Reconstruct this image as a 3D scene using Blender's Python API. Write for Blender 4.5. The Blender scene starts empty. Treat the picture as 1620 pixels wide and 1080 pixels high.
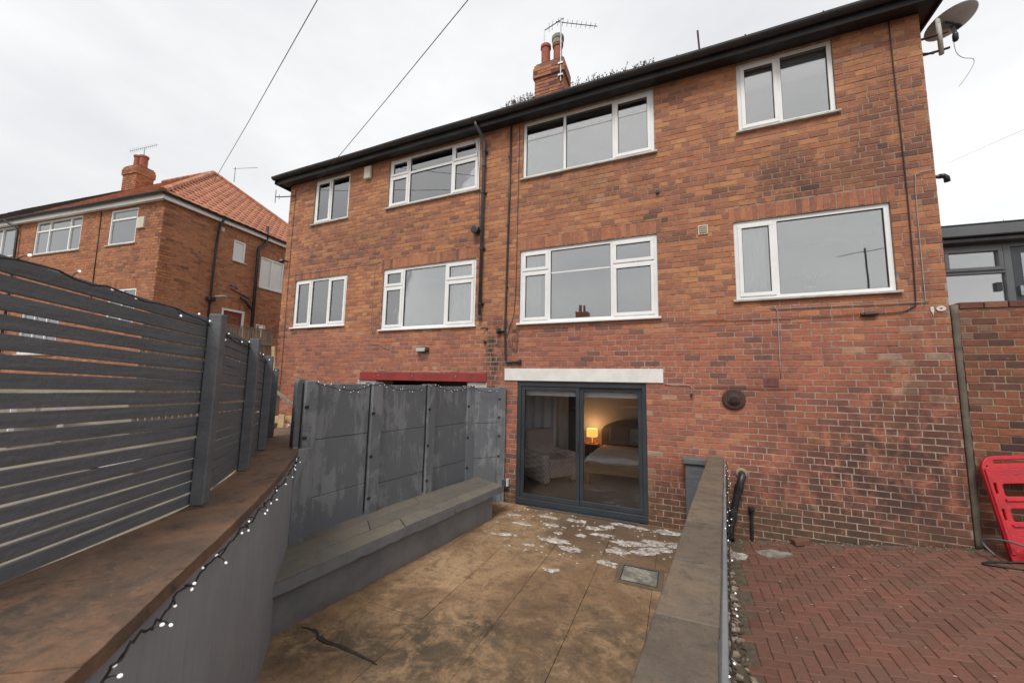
import bpy, bmesh, math, random
from mathutils import Vector, Matrix
random.seed(11)
R = math.radians
S = bpy.context.scene
COL = S.collection

# ------------------------------------------------------------------ camera, sky, sun, exposure
CAMY = -6.4
def cam_axes(yaw, pitch, roll):
    f = Vector((math.sin(yaw)*math.cos(pitch), math.cos(yaw)*math.cos(pitch), math.sin(pitch)))
    r = Vector((math.cos(yaw), -math.sin(yaw), 0)); u = r.cross(f)
    return (r*math.cos(roll)+u*math.sin(roll), u*math.cos(roll)-r*math.sin(roll), f)
CR, CU, CF = cam_axes(R(-23.787), R(6.18), R(1.137))
cd = bpy.data.cameras.new('camera'); cam = bpy.data.objects.new('camera', cd); COL.objects.link(cam)
cam.matrix_world = Matrix(((CR.x, CU.x, -CF.x, 0), (CR.y, CU.y, -CF.y, CAMY), (CR.z, CU.z, -CF.z, 0), (0, 0, 0, 1)))
cd.sensor_width = 36; cd.lens = 600.76/1620*36; cd.clip_start = .05; cd.clip_end = 4000
cd.dof.use_dof = True; cd.dof.focus_distance = 8.0; cd.dof.aperture_fstop = 2.8
S.camera = cam
S.render.engine = 'CYCLES'
S.view_settings.view_transform = 'Standard'; S.view_settings.look = 'None'
S.view_settings.gamma = 1.0; S.view_settings.use_curve_mapping = False
S.view_settings.exposure = 0.62
SUN_EL, SUN_AZ = R(54), R(176)          # azimuth clockwise from +Y
W = bpy.data.worlds.new('World'); S.world = W; W.use_nodes = True
wn, wl = W.node_tree.nodes, W.node_tree.links
wn.clear()
sky = wn.new('ShaderNodeTexSky'); sky.sky_type = 'NISHITA'; sky.sun_disc = False
sky.sun_elevation = SUN_EL; sky.sun_rotation = SUN_AZ; sky.air_density = 1.5; sky.dust_density = 4
bgs = wn.new('ShaderNodeBackground'); bgs.inputs[1].default_value = .06
wl.new(sky.outputs[0], bgs.inputs[0])
tc = wn.new('ShaderNodeTexCoord'); mp = wn.new('ShaderNodeMapping'); mp.inputs['Scale'].default_value = (1.2, 1.2, 3.0)
wl.new(tc.outputs['Generated'], mp.inputs[0])
nz = wn.new('ShaderNodeTexNoise'); nz.inputs['Scale'].default_value = 1.25; nz.inputs['Detail'].default_value = 5; nz.inputs['Roughness'].default_value = .55
wl.new(mp.outputs[0], nz.inputs[0])
rp = wn.new('ShaderNodeValToRGB'); wl.new(nz.outputs[0], rp.inputs[0])
rp.color_ramp.elements[0].position = .32; rp.color_ramp.elements[0].color = (.64, .645, .66, 1)
rp.color_ramp.elements[1].position = .68; rp.color_ramp.elements[1].color = (.86, .86, .865, 1)
bgc = wn.new('ShaderNodeBackground'); bgc.inputs[1].default_value = .84; wl.new(rp.outputs[0], bgc.inputs[0])
mx = wn.new('ShaderNodeMixShader'); mx.inputs[0].default_value = .93
wl.new(bgs.outputs[0], mx.inputs[1]); wl.new(bgc.outputs[0], mx.inputs[2])
wo = wn.new('ShaderNodeOutputWorld'); wl.new(mx.outputs[0], wo.inputs[0])
sd = bpy.data.lights.new('sun', 'SUN'); sd.energy = 1.5; sd.angle = R(20); sd.color = (1, .97, .93)
so = bpy.data.objects.new('sun', sd); COL.objects.link(so)
sdir = Vector((math.sin(SUN_AZ)*math.cos(SUN_EL), math.cos(SUN_AZ)*math.cos(SUN_EL), math.sin(SUN_EL)))
so.rotation_euler = sdir.to_track_quat('Z', 'Y').to_euler()

def px(P):                                # world -> photo pixel (1620 wide), depth; used to rank repeated pieces by size
    d = Vector(P)-Vector((0, CAMY, 0)); z = d.dot(CF)
    if z < .05: return (-9999, -9999, z)
    return (810+600.76*d.dot(CR)/z, 540-600.76*d.dot(CU)/z, z)

# ------------------------------------------------------------------ materials
class NT:
    def __init__(s, name):
        s.m = bpy.data.materials.new(name); s.m.use_nodes = True
        s.t = s.m.node_tree; s.b = s.t.nodes['Principled BSDF']
    def n(s, typ, **k):
        o = s.t.nodes.new(typ)
        for a, v in k.items(): setattr(o, a, v)
        return o
    def put(s, sock, v):
        if hasattr(v, 'is_output'): s.t.links.new(v, sock)
        elif isinstance(v, (tuple, list)):
            sock.default_value = (*v, 1) if (len(v) == 3 and sock.type == 'RGBA') else v
        else: sock.default_value = v
    def math(s, op, a, b=0, c=None, clamp=False):
        o = s.n('ShaderNodeMath', operation=op, use_clamp=clamp)
        s.put(o.inputs[0], a); s.put(o.inputs[1], b)
        if c is not None: s.put(o.inputs[2], c)
        return o.outputs[0]
    def mix(s, f, a, b, blend='MIX'):
        o = s.n('ShaderNodeMix', data_type='RGBA', blend_type=blend)
        s.put(o.inputs[0], f); s.put(o.inputs[6], a); s.put(o.inputs[7], b)
        return o.outputs[2]
    def pos(s): return s.n('ShaderNodeNewGeometry').outputs['Position']
    def obj(s): return s.n('ShaderNodeTexCoord').outputs['Object']
    def xyz(s, v):
        o = s.n('ShaderNodeSeparateXYZ'); s.put(o.inputs[0], v); return o.outputs
    def scale(s, v, sc, loc=(0, 0, 0)):
        o = s.n('ShaderNodeMapping'); s.put(o.inputs[0], v); o.inputs['Scale'].default_value = sc; o.inputs['Location'].default_value = loc
        return o.outputs[0]
    def noise(s, v, sc, det=4, rough=.6, dist=0):
        o = s.n('ShaderNodeTexNoise'); s.put(o.inputs['Vector'], v)
        o.inputs['Scale'].default_value = sc; o.inputs['Detail'].default_value = det
        o.inputs['Roughness'].default_value = rough; o.inputs['Distortion'].default_value = dist
        return o.outputs[0]
    def ramp(s, f, st):
        o = s.n('ShaderNodeValToRGB'); s.put(o.inputs[0], f); e = o.color_ramp.elements
        while len(e) > 1: e.remove(e[0])
        for i, (p, c) in enumerate(st):
            el = e[0] if i == 0 else e.new(p)
            el.position = p; el.color = (*c, 1) if len(c) == 3 else c
        return o.outputs[0]
    def rng(s, v, a, b, c=0, d=1):
        o = s.n('ShaderNodeMapRange', interpolation_type='SMOOTHSTEP'); s.put(o.inputs[0], v)
        for i, q in enumerate((a, b, c, d)): o.inputs[i+1].default_value = q
        return o.outputs[0]
    def rand(s):                          # one value per brick, whether a brick is an object or an island of a joined mesh
        a = s.n('ShaderNodeObjectInfo').outputs['Random']; b = s.n('ShaderNodeNewGeometry').outputs['Random Per Island']
        return s.math('FRACT', s.math('ADD', a, b))
    def blob(s, p, cx, cz, rx, rz, soft=.6, yv=None):     # 1 inside an ellipse in X/Z fading outward
        x = s.xyz(p)
        a = s.math('DIVIDE', s.math('SUBTRACT', x[0], cx), rx); b = s.math('DIVIDE', s.math('SUBTRACT', x[1 if yv else 2], cz), rz)
        d = s.math('SQRT', s.math('ADD', s.math('MULTIPLY', a, a), s.math('MULTIPLY', b, b)))
        return s.rng(d, 1.0+soft, 1.0-soft)
    def bump(s, h, strength=.3, dist=.01):
        o = s.n('ShaderNodeBump'); s.put(o.inputs['Height'], h); o.inputs['Strength'].default_value = strength; o.inputs['Distance'].default_value = dist
        s.t.links.new(o.outputs[0], s.b.inputs['Normal'])
    def fin(s, col, rough=.6, metal=0, spec=.5):
        s.put(s.b.inputs['Base Color'], col); s.put(s.b.inputs['Roughness'], rough)
        s.b.inputs['Metallic'].default_value = metal; s.b.inputs['Specular IOR Level'].default_value = spec
        return s.m

def plain(name, c1, c2=None, sc=4, rough=.6, bump=0, bsc=60, metal=0, spec=.5, stretch=(1, 1, 1), dirt=None, dsc=6, dlo=.55, dhi=.75):
    n = NT(name); p = n.scale(n.obj(), stretch)
    if c2 is None: c2 = tuple(v*.8 for v in c1)
    col = n.mix(n.rng(n.noise(p, sc, 6), .35, .65), c1, c2)
    if dirt: col = n.mix(n.rng(n.noise(p, dsc, 8, .7), dlo, dhi), col, dirt)
    if bump: n.bump(n.noise(n.obj(), bsc, 5), bump, .01)
    return n.fin(col, rough, metal, spec)

def brick_mat(name, hi, lo, zsplit, stains_vignette=True, vary=1.0, dark=1.0):
    n = NT(name); p = n.pos(); r = n.rand()
    zone = n.noise(p, .55, 3, .5)
    rr = n.math('ADD', n.math('MULTIPLY', r, .70), n.math('MULTIPLY', n.rng(zone, .3, .7), .32))
    a = n.ramp(rr, hi)
    if lo:
        b = n.ramp(rr, lo)
        zz = n.math('ADD', n.xyz(p)[2], n.math('MULTIPLY', n.math('SUBTRACT', n.noise(p, .8, 3), .5), 1.6))
        a = n.mix(n.rng(zz, zsplit-.45, zsplit+.45), b, a)
    fine = n.noise(n.scale(p, (1, 1, 1.6)), 28, 7, .72)
    a = n.mix(.75, a, n.ramp(fine, [(.25, (.55*dark, .53*dark, .52*dark)), (.5, (.97, .95, .94)), (.78, (1.3, 1.26, 1.2))]), 'MULTIPLY')
    mid = n.noise(n.scale(p, (1, 1, 2.2)), 7.5, 6, .7)
    a = n.mix(.8, a, n.ramp(mid, [(.28, (.66, .64, .63)), (.5, (1, 1, 1)), (.74, (1.2, 1.19, 1.17))]), 'MULTIPLY')
    # lime bloom and rubbed faces
    bl = n.math('MULTIPLY', n.rng(n.noise(p, 5.5, 6, .7), .60, .76), n.rng(n.noise(p, 38, 4, .7), .35, .65))
    a = n.mix(n.math('MULTIPLY', bl, .62), a, (.46, .37, .31))
    if stains_vignette:  # dark stains; lower right and wall foot also deepened to paint in lens vignette
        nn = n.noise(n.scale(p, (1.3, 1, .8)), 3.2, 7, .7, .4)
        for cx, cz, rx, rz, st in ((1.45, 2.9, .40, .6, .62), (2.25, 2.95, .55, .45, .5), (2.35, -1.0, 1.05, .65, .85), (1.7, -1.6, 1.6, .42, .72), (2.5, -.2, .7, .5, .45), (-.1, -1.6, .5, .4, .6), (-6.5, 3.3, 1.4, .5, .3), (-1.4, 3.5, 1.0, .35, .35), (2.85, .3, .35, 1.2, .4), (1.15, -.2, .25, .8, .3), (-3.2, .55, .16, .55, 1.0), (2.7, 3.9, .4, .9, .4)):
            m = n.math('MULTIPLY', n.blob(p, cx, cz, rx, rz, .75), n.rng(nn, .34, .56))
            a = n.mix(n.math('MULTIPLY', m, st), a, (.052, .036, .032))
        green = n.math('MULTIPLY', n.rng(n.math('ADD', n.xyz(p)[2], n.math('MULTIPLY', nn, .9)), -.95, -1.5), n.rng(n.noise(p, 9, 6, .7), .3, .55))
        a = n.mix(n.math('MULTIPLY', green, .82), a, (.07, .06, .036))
    n.bump(n.math('ADD', fine, n.math('MULTIPLY', n.noise(p, 120, 3), .5)), .55, .006)
    return n.fin(a, n.rng(fine, .3, .7, .7, .92), 0, .3)

DK = (.085, .05, .042); BR = (.17, .082, .056); RD = (.27, .092, .052); OR = (.40, .145, .058); OG = (.47, .195, .075); PL = (.33, .20, .14)
M = {}
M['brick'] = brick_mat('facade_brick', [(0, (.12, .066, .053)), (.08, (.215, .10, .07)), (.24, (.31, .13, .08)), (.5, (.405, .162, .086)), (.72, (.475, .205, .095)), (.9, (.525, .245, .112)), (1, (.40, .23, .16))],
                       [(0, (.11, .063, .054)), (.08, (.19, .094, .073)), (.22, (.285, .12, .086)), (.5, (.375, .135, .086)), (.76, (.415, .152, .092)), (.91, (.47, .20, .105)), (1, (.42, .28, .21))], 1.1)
M['soldier'] = brick_mat('soldier_brick', [(0, (.17, .09, .068)), (.3, (.33, .13, .08)), (.6, (.40, .15, .082)), (.85, (.47, .195, .095)), (1, (.36, .2, .14))], None, 0, False)
M['brick_dark'] = brick_mat('boundary_brick', [(0, (.045, .03, .03)), (.25, (.1, .05, .04)), (.5, (.19, .075, .047)), (.8, (.26, .095, .052)), (1, (.2, .12, .08))], None, 0, False)
M['brick_far'] = brick_mat('neighbour_brick', [(0, (.17, .08, .055)), (.2, (.30, .122, .068)), (.5, (.40, .16, .08)), (.8, (.47, .20, .092)), (1, (.38, .20, .13))], None, 0, False)
def mortar(name, c1, c2, hi=None):
    n = NT(name); p = n.pos()
    c = n.mix(n.rng(n.noise(p, 1.3, 5), .35, .65), c1, c2)
    if hi:
        zz = n.math('ADD', n.xyz(p)[2], n.math('MULTIPLY', n.math('SUBTRACT', n.noise(p, .9, 4), .5), 2.4))
        c = n.mix(n.rng(zz, .7, 2.0), c, hi)
    c = n.mix(n.math('MULTIPLY', n.rng(n.noise(p, 9, 7, .75), .42, .66), .75), c, (.15, .10, .075))
    n.bump(n.noise(p, 150, 4), .5, .004)
    return n.fin(c, .95, 0, .2)
M['mortar'] = mortar('mortar', (.46, .36, .29), (.30, .225, .18), (.35, .255, .19))
M['mortar_dark'] = mortar('mortar_dark', (.36, .29, .20), (.22, .17, .12))
M['mortar_far'] = mortar('mortar_far', (.42, .33, .25), (.32, .24, .175))
M['upvc'] = plain('white_upvc', (.84, .84, .83), (.78, .78, .77), 3, .32, dirt=(.42, .40, .36), dsc=9, dlo=.66, dhi=.85)
M['rubber'] = plain('black_rubber', (.02, .02, .02))
M['black'] = plain('black_plastic', (.016, .016, .018), (.03, .03, .033), 8, .4, .15, 40, dirt=(.09, .085, .075), dsc=7, dlo=.6, dhi=.8)
M['gutter'] = plain('weathered_black_gutter', (.022, .022, .023), (.040, .039, .038), 5, .5, .3, 25, stretch=(.5, 1, 1), dirt=(.14, .13, .115), dsc=9, dlo=.62, dhi=.82)
M['pipe_grey'] = plain('grey_pipe', (.085, .09, .10), (.06, .065, .07), 4, .45, dirt=(.03, .03, .03), dsc=5)
M['soffit'] = plain('brown_soffit', (.06, .026, .022), (.045, .02, .018), 5, .5)
M['sill'] = plain('painted_sill', (.55, .53, .49), (.40, .37, .33), 6, .6, .2, 40, dirt=(.2, .16, .12), dsc=12)
M['anth'] = plain('anthracite_frame', (.035, .042, .05), (.045, .052, .06), 3, .35)
M['pvc_grey'] = plain('grey_porch_frame', (.12, .125, .13), (.10, .105, .11), 3, .4)
M['grey_dk'] = plain('dark_grey_fence_paint', (.098, .104, .113), (.128, .134, .142), 5, .6, .4, 45, stretch=(1, 1, 3), dirt=(.17, .172, .175), dsc=9, dlo=.56, dhi=.85)
M['white_lintel'] = plain('white_lintel_paint', (.78, .77, .73), (.70, .68, .63), 4, .6, .2, 30, dirt=(.33, .27, .2), dsc=14, dlo=.70, dhi=.76)
M['red_steel'] = plain('red_oxide_steel', (.30, .035, .03), (.22, .03, .027), 4, .5, dirt=(.10, .03, .025), dsc=10, dlo=.62, dhi=.85)
M['pot'] = plain('terracotta_pot', (.36, .105, .06), (.27, .085, .055), 9, .8, .3, 40, dirt=(.12, .09, .075), dsc=8, dlo=.6, dhi=.8)
M['pot_dark'] = plain('dark_terracotta', (.20, .085, .07), (.15, .065, .055), 9, .8, .3, 40); M['tile'] = None
M['metal'] = plain('galvanised_metal', (.42, .43, .44), (.32, .33, .34), 12, .4, 0, 0, .85)
M['steel_dk'] = plain('dark_steel', (.06, .062, .065), (.09, .09, .09), 12, .45, 0, 0, .7)
M['dish'] = plain('grey_dish_paint', (.58, .59, .59), (.50, .51, .51), 4, .5, dirt=(.2, .17, .14), dsc=6, dlo=.65, dhi=.85)
M['rust'] = plain('rusty_iron', (.10, .05, .035), (.06, .035, .03), 14, .8, .5, 50, .2)
M['cream'] = plain('cream_plastic', (.62, .58, .46), (.55, .51, .40), 6, .5)
M['cable_blk'] = plain('black_cable', (.015, .015, .016), None, 8, .5)
M['cable_gry'] = plain('grey_cable', (.36, .35, .33), (.28, .27, .26), 8, .5)
M['cable_brn'] = plain('brown_cable', (.13, .06, .045), None, 8, .6)
M['timber'] = plain('weathered_timber', (.26, .20, .14), (.16, .13, .10), 3, .85, .5, 20, stretch=(6, 6, .6))
M['new_wood'] = plain('raw_pine', (.52, .36, .20), (.42, .28, .15), 3, .7, .3, 25, stretch=(1, 6, 6))
M['foliage'] = plain('dry_weed', (.09, .07, .045), (.055, .06, .025), 20, .8)
M['moss'] = plain('moss', (.06, .06, .03), (.09, .075, .045), 20, .95, .6, 80)
M['carpet'] = plain('carpet', (.44, .38, .33), (.37, .32, .28), 30, .95, .4, 120)
M['room_wall'] = plain('bedroom_paint', (.78, .77, .76), (.74, .73, .72), 2, .85)
M['room_white'] = plain('white_paint_inside', (.86, .86, .85), (.83, .83, .82), 2, .8)
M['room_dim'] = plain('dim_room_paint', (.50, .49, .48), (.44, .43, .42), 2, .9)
M['net'] = plain('net_fabric', (.80, .80, .80), (.74, .74, .75), 3, .9)
M['curtain'] = plain('grey_white_curtain', (.85, .86, .88), (.78, .79, .82), 3, .9)
M['duvet'] = plain('white_duvet', (.82, .85, .88), (.77, .80, .83), 4, .85, .4, 14)
M['blanket'] = plain('blue_grey_blanket', (.55, .62, .66), (.48, .55, .59), 5, .9, .3, 30)
M['oak'] = plain('oak', (.42, .25, .12), (.34, .19, .09), 4, .5, .2, 20, stretch=(.6, 6, 6))
M['dark_wood'] = plain('dark_wood', (.045, .03, .022), (.07, .045, .03), 4, .5)
M['headboard'] = plain('grey_brown_headboard', (.24, .20, .17), (.19, .16, .14), 4, .8)
M['lamp_base'] = plain('brass', (.45, .30, .12), None, 4, .35, 0, 0, .8)
M['foam'] = None
M['litter'] = plain('leaf_litter', (.12, .085, .05), (.05, .042, .03), 30, .95)
M['pebble'] = plain('pebbles', (.24, .18, .13), (.33, .28, .22), 12, .9)
M['white_plastic'] = plain('white_plastic', (.78, .78, .77), (.72, .72, .71), 4, .35)
M['number'] = plain('white_number_paint', (.74, .70, .64), (.62, .55, .48), 20, .7)
M['red_door'] = plain('red_door_paint', (.22, .02, .025), (.17, .017, .02), 3, .4)
M['wire'] = plain('overhead_wire', (.05, .05, .052), None, 2, .6)
M['grass'] = plain('rough_grass', (.10, .115, .04), (.16, .15, .07), 8, .95)

def glass(name, base, tint, rough=.015):
    n = NT(name); t = n.t; t.nodes.remove(n.b)
    tr = n.n('ShaderNodeBsdfTransparent'); tr.inputs[0].default_value = (*tint, 1)
    gl = n.n('ShaderNodeBsdfGlossy'); gl.inputs['Roughness'].default_value = rough; gl.inputs[0].default_value = (1, 1, 1, 1)
    fr = n.n('ShaderNodeFresnel'); fr.inputs[0].default_value = 1.5
    f = n.math('ADD', base, n.math('MULTIPLY', fr.outputs[0], 1.1), clamp=True)
    nb = n.n('ShaderNodeBump'); nb.inputs['Strength'].default_value = .04; nb.inputs['Distance'].default_value = .02
    t.links.new(n.noise(n.pos(), 1.7, 2), nb.inputs['Height']); t.links.new(nb.outputs[0], gl.inputs['Normal'])
    ms = n.n('ShaderNodeMixShader'); t.links.new(f, ms.inputs[0]); t.links.new(tr.outputs[0], ms.inputs[1]); t.links.new(gl.outputs[0], ms.inputs[2])
    t.links.new(ms.outputs[0], t.nodes['Material Output'].inputs[0])
    return n.m
M['glass'] = glass('window_glass', .225, (.86, .87, .865))
M['glass_door'] = glass('door_glass', .0, (.99, .99, .99))

def panel_mat():
    n = NT('patchy_grey_concrete_paint'); p = n.pos()
    big = n.noise(n.scale(p, (1, 1, .75)), 1.9, 7, .68, .5)
    strk = n.noise(n.scale(p, (3, 3, .35)), 4.5, 6, .65)
    m = n.rng(n.math('ADD', n.math('MULTIPLY', big, .68), n.math('MULTIPLY', strk, .36)), .50, .575)
    c = n.mix(m, (.15, .158, .17), (.225, .234, .246))
    c = n.mix(n.math('MULTIPLY', n.rng(n.noise(n.scale(p, (1, 1, .6)), 6, 8, .75), .62, .74), .75), c, (.29, .295, .30))
    c = n.mix(n.rng(n.noise(n.scale(p, (1, 1, .3)), 14, 6, .7), .62, .8, 0, .6), c, (.07, .073, .078))
    n.bump(n.math('ADD', n.noise(p, 26, 7, .7), n.math('MULTIPLY', m, .6)), .5, .012)
    return n.fin(c, .75, 0, .3)
M['panel'] = panel_mat()
def board_mat():
    n = NT('grey_boarded_wall_paint'); p = n.pos()
    g = n.noise(n.scale(p, (14, 14, .8)), 3, 6, .6)
    c = n.mix(n.rng(n.noise(p, 3, 6, .65), .3, .7), (.245, .258, .275), (.285, .296, .31)); c = n.mix(n.rng(g, .45, .75, 0, .35), c, (.195, .206, .22))
    c = n.mix(n.rng(n.noise(n.scale(p, (1, 1, .5)), 5, 7, .7), .62, .85, 0, .6), c, (.07, .073, .078))
    n.bump(g, .15, .008)
    return n.fin(c, .65, 0, .35)
M['board'] = board_mat()
def render_mat():
    n = NT('grey_rendered_wall_paint'); p = n.pos()
    c = n.mix(n.rng(n.noise(p, 3, 6), .35, .65), (.16, .162, .172), (.21, .21, .216))
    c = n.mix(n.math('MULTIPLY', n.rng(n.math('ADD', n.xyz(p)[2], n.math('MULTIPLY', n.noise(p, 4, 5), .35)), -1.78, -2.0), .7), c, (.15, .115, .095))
    n.bump(n.noise(p, 40, 6), .4, .01)
    return n.fin(c, .8, 0, .3)
M['render'] = render_mat()
def coping_mat(name, a, b, c3, dark, moss):
    n = NT(name); p = n.pos()
    big = n.noise(p, 2.6, 8, .72, .8)
    c = n.ramp(big, [(.34, a), (.48, b), (.62, c3)])
    c = n.mix(n.rng(n.noise(p, 6, 9, .78, .5), .47, .66, 0, .9), c, dark)
    c = n.mix(n.rng(n.noise(p, 3.1, 6, .7, .3), .58, .75, 0, .5), c, moss)
    c = n.mix(n.rng(n.noise(p, 55, 6, .75), .56, .72, 0, .55), c, (.28, .22, .16)); c = n.mix(n.rng(n.noise(p, 38, 6, .75), .56, .7, 0, .6), c, tuple(v*.6 for v in dark))
    ob = n.n('ShaderNodeObjectInfo').outputs['Random']
    c = n.mix(1.0, c, n.ramp(ob, [(0, (.86, .86, .86)), (1, (1.12, 1.1, 1.08))]), 'MULTIPLY')
    n.bump(n.math('ADD', n.noise(p, 9, 8, .7), n.math('MULTIPLY', n.noise(p, 90, 4), .3)), .5, .015)
    return n.fin(c, n.rng(big, .35, .65, .55, .85), 0, .4)
M['coping'] = coping_mat('rusty_stone_coping', (.09, .066, .05), (.14, .088, .058), (.205, .112, .065), (.06, .047, .039), (.12, .102, .084))
M['coping_grey'] = coping_mat('weathered_wall_coping', (.11, .086, .064), (.135, .108, .082), (.165, .118, .08), (.085, .068, .054), (.10, .092, .075))
M['grey_slat'] = plain('dark_grey_slat_paint', (.10, .107, .117), (.132, .139, .149), 2.5, .6, .6, 30, stretch=(1.2, 1.2, 26), dirt=(.165, .17, .176), dsc=1.6, dlo=.55, dhi=.8)
M['bench_top'] = coping_mat('mossy_bench_plank', (.14, .135, .12), (.155, .14, .112), (.165, .142, .108), (.11, .11, .108), (.155, .15, .142))
def yard_mat():
    n = NT('dirty_sandstone_flag'); p = n.pos(); ob = n.n('ShaderNodeObjectInfo').outputs['Random']
    big = n.noise(p, 1.1, 6, .6, .4)
    c = n.ramp(big, [(.32, (.155, .092, .052)), (.45, (.24, .146, .080)), (.57, (.36, .236, .132)), (.72, (.21, .13, .073))])
    c = n.mix(1.0, c, n.ramp(ob, [(0, (.86, .84, .82)), (1, (1.1, 1.1, 1.1))]), 'MULTIPLY')
    c = n.mix(n.rng(n.noise(p, 6, 9, .76, .5), .46, .64, 0, .75), c, (.125, .078, .044))
    c = n.mix(n.rng(n.noise(p, 21, 8, .78), .50, .66, 0, .75), c, (.13, .09, .055))
    c = n.mix(n.rng(n.noise(p, 3.7, 8, .74, .8), .57, .68, 0, .7), c, (.085, .07, .05))
    wet = n.math('MULTIPLY', n.rng(n.math('ADD', n.xyz(p)[1], n.math('MULTIPLY', big, 1.4)), -1.15, -.45), n.rng(n.xyz(p)[0], -2.1, -1.3))
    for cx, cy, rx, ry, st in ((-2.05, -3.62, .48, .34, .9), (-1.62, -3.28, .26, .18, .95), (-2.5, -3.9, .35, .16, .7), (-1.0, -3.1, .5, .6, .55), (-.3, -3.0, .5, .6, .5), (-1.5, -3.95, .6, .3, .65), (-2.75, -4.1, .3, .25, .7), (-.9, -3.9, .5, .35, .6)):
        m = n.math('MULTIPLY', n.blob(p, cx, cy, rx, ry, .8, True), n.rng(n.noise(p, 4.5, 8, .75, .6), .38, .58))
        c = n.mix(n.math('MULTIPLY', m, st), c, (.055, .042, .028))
    c = n.mix(n.math('MULTIPLY', wet, .72), c, (.12, .08, .052))
    gr = n.noise(p, 60, 6, .7)
    c = n.mix(n.rng(gr, .58, .74, 0, .7), c, (.46, .35, .22)); c = n.mix(n.rng(n.noise(p, 95, 4, .7), .60, .72, 0, .7), c, (.07, .05, .034))
    n.bump(n.math('ADD', n.noise(p, 12, 8, .7), n.math('MULTIPLY', gr, .4)), .5, .012)
    ro = n.math('SUBTRACT', n.rng(big, .3, .7, .62, .85), n.math('MULTIPLY', wet, .34))
    return n.fin(c, ro, 0, .4)
M['yard'] = yard_mat()
M['joint'] = plain('dirty_joint', (.15, .10, .058), (.30, .20, .115), 9, .95, .5, 60)
def paver_mat():
    n = NT('red_block_paver'); p = n.pos(); r = n.rand()
    c = n.ramp(r, [(0, (.135, .062, .044)), (.4, (.165, .073, .051)), (.75, (.185, .08, .055)), (1, (.165, .082, .06))])
    c = n.mix(n.rng(n.noise(p, 2.0, 7, .66), .40, .64, 0, .75), c, (.14, .077, .054))
    f = n.noise(p, 40, 7, .75)
    c = n.mix(.7, c, n.ramp(f, [(.25, (.55, .55, .55)), (.5, (1, 1, 1)), (.8, (1.4, 1.35, 1.3))]), 'MULTIPLY')
    c = n.mix(n.rng(n.noise(p, 130, 2, .5), .72, .8, 0, .7), c, (.36, .26, .2))
    c = n.mix(n.math('MULTIPLY', n.rng(n.noise(p, 3.2, 6, .7), .62, .72), .4), c, (.06, .06, .03))
    n.bump(f, .5, .006)
    return n.fin(c, n.rng(f, .3, .7, .62, .88), 0, .35)
M['paver'] = paver_mat()
def foam_mat():
    n = NT('soap_foam'); p = n.pos(); t = n.t
    n.fin(n.mix(n.rng(n.noise(p, 14, 6, .7), .35, .65), (.72, .70, .67), (.48, .42, .36)), .5, 0, .5)
    n.bump(n.noise(p, 80, 5, .7), .6, .006)
    tr = n.n('ShaderNodeBsdfTransparent'); ms = n.n('ShaderNodeMixShader')
    t.links.new(n.rng(n.noise(p, 11, 8, .78, .5), .38, .66), ms.inputs[0]); t.links.new(n.b.outputs[0], ms.inputs[1]); t.links.new(tr.outputs[0], ms.inputs[2])
    t.links.new(ms.outputs[0], t.nodes['Material Output'].inputs[0]); return n.m
M['foam'] = foam_mat()
M['crack'] = plain('dark_crack', (.018, .015, .012), (.05, .038, .026), 30, .95, .6, 60)
M['soil'] = plain('dark_soil', (.075, .055, .038), (.12, .09, .06), 14, .95, .8, 45, dirt=(.05, .05, .025), dsc=9)
M['paver_bed'] = plain('sand_bed', (.10, .062, .045), (.14, .09, .065), 9, .95, .6, 60)
def tile_mat(name, a, b):
    n = NT(name); c = n.ramp(n.rand(), [(0, a), (.5, b), (1, tuple(v*1.18 for v in b))])
    c = n.mix(n.rng(n.noise(n.pos(), 3, 7, .75), .45, .7, 0, .65), c, tuple(v*.55+.02 for v in a))
    return n.fin(c, .75, 0, .3)
M['tile'] = tile_mat('orange_roof_tile', (.36, .142, .082), (.45, .19, .11))
M['slate'] = tile_mat('dark_roof_tile', (.05, .038, .032), (.08, .058, .048))
def pattern_mat():
    n = NT('patterned_armchair_fabric'); p = n.obj(); x = n.xyz(p)
    a = n.math('SINE', n.math('MULTIPLY', n.math('ADD', n.math('ADD', x[0], x[1]), x[2]), 62))
    b = n.math('SINE', n.math('MULTIPLY', n.math('SUBTRACT', n.math('ADD', x[0], x[1]), x[2]), 62))
    m = n.math('GREATER_THAN', n.math('MAXIMUM', a, b), .86)
    c = n.mix(m, n.mix(n.rng(n.noise(p, 8), .3, .7), (.60, .51, .47), (.50, .42, .39)), (.80, .72, .68))
    return n.fin(c, .9, 0, .2)
M['armchair'] = pattern_mat()
def medallion_mat():
    n = NT('embroidered_cushion'); p = n.obj(); x = n.xyz(p)
    d = n.math('SQRT', n.math('ADD', n.math('MULTIPLY', x[0], x[0]), n.math('MULTIPLY', x[2], x[2])))
    m = n.math('GREATER_THAN', n.math('SINE', n.math('MULTIPLY', d, 150)), .1)
    c = n.mix(m, (.36, .19, .16), (.60, .48, .42))
    return n.fin(c, .9, 0, .2)
M['medallion'] = medallion_mat()
def emit(name, col, st):
    n = NT(name); n.b.inputs['Emission Color'].default_value = (*col, 1); n.b.inputs['Emission Strength'].default_value = st
    return n.fin(col, .4)
M['lampshade'] = emit('lit_lampshade', (1, .47, .11), .9)
M['led'] = emit('white_led', (.85, .87, .9), .55)
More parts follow.
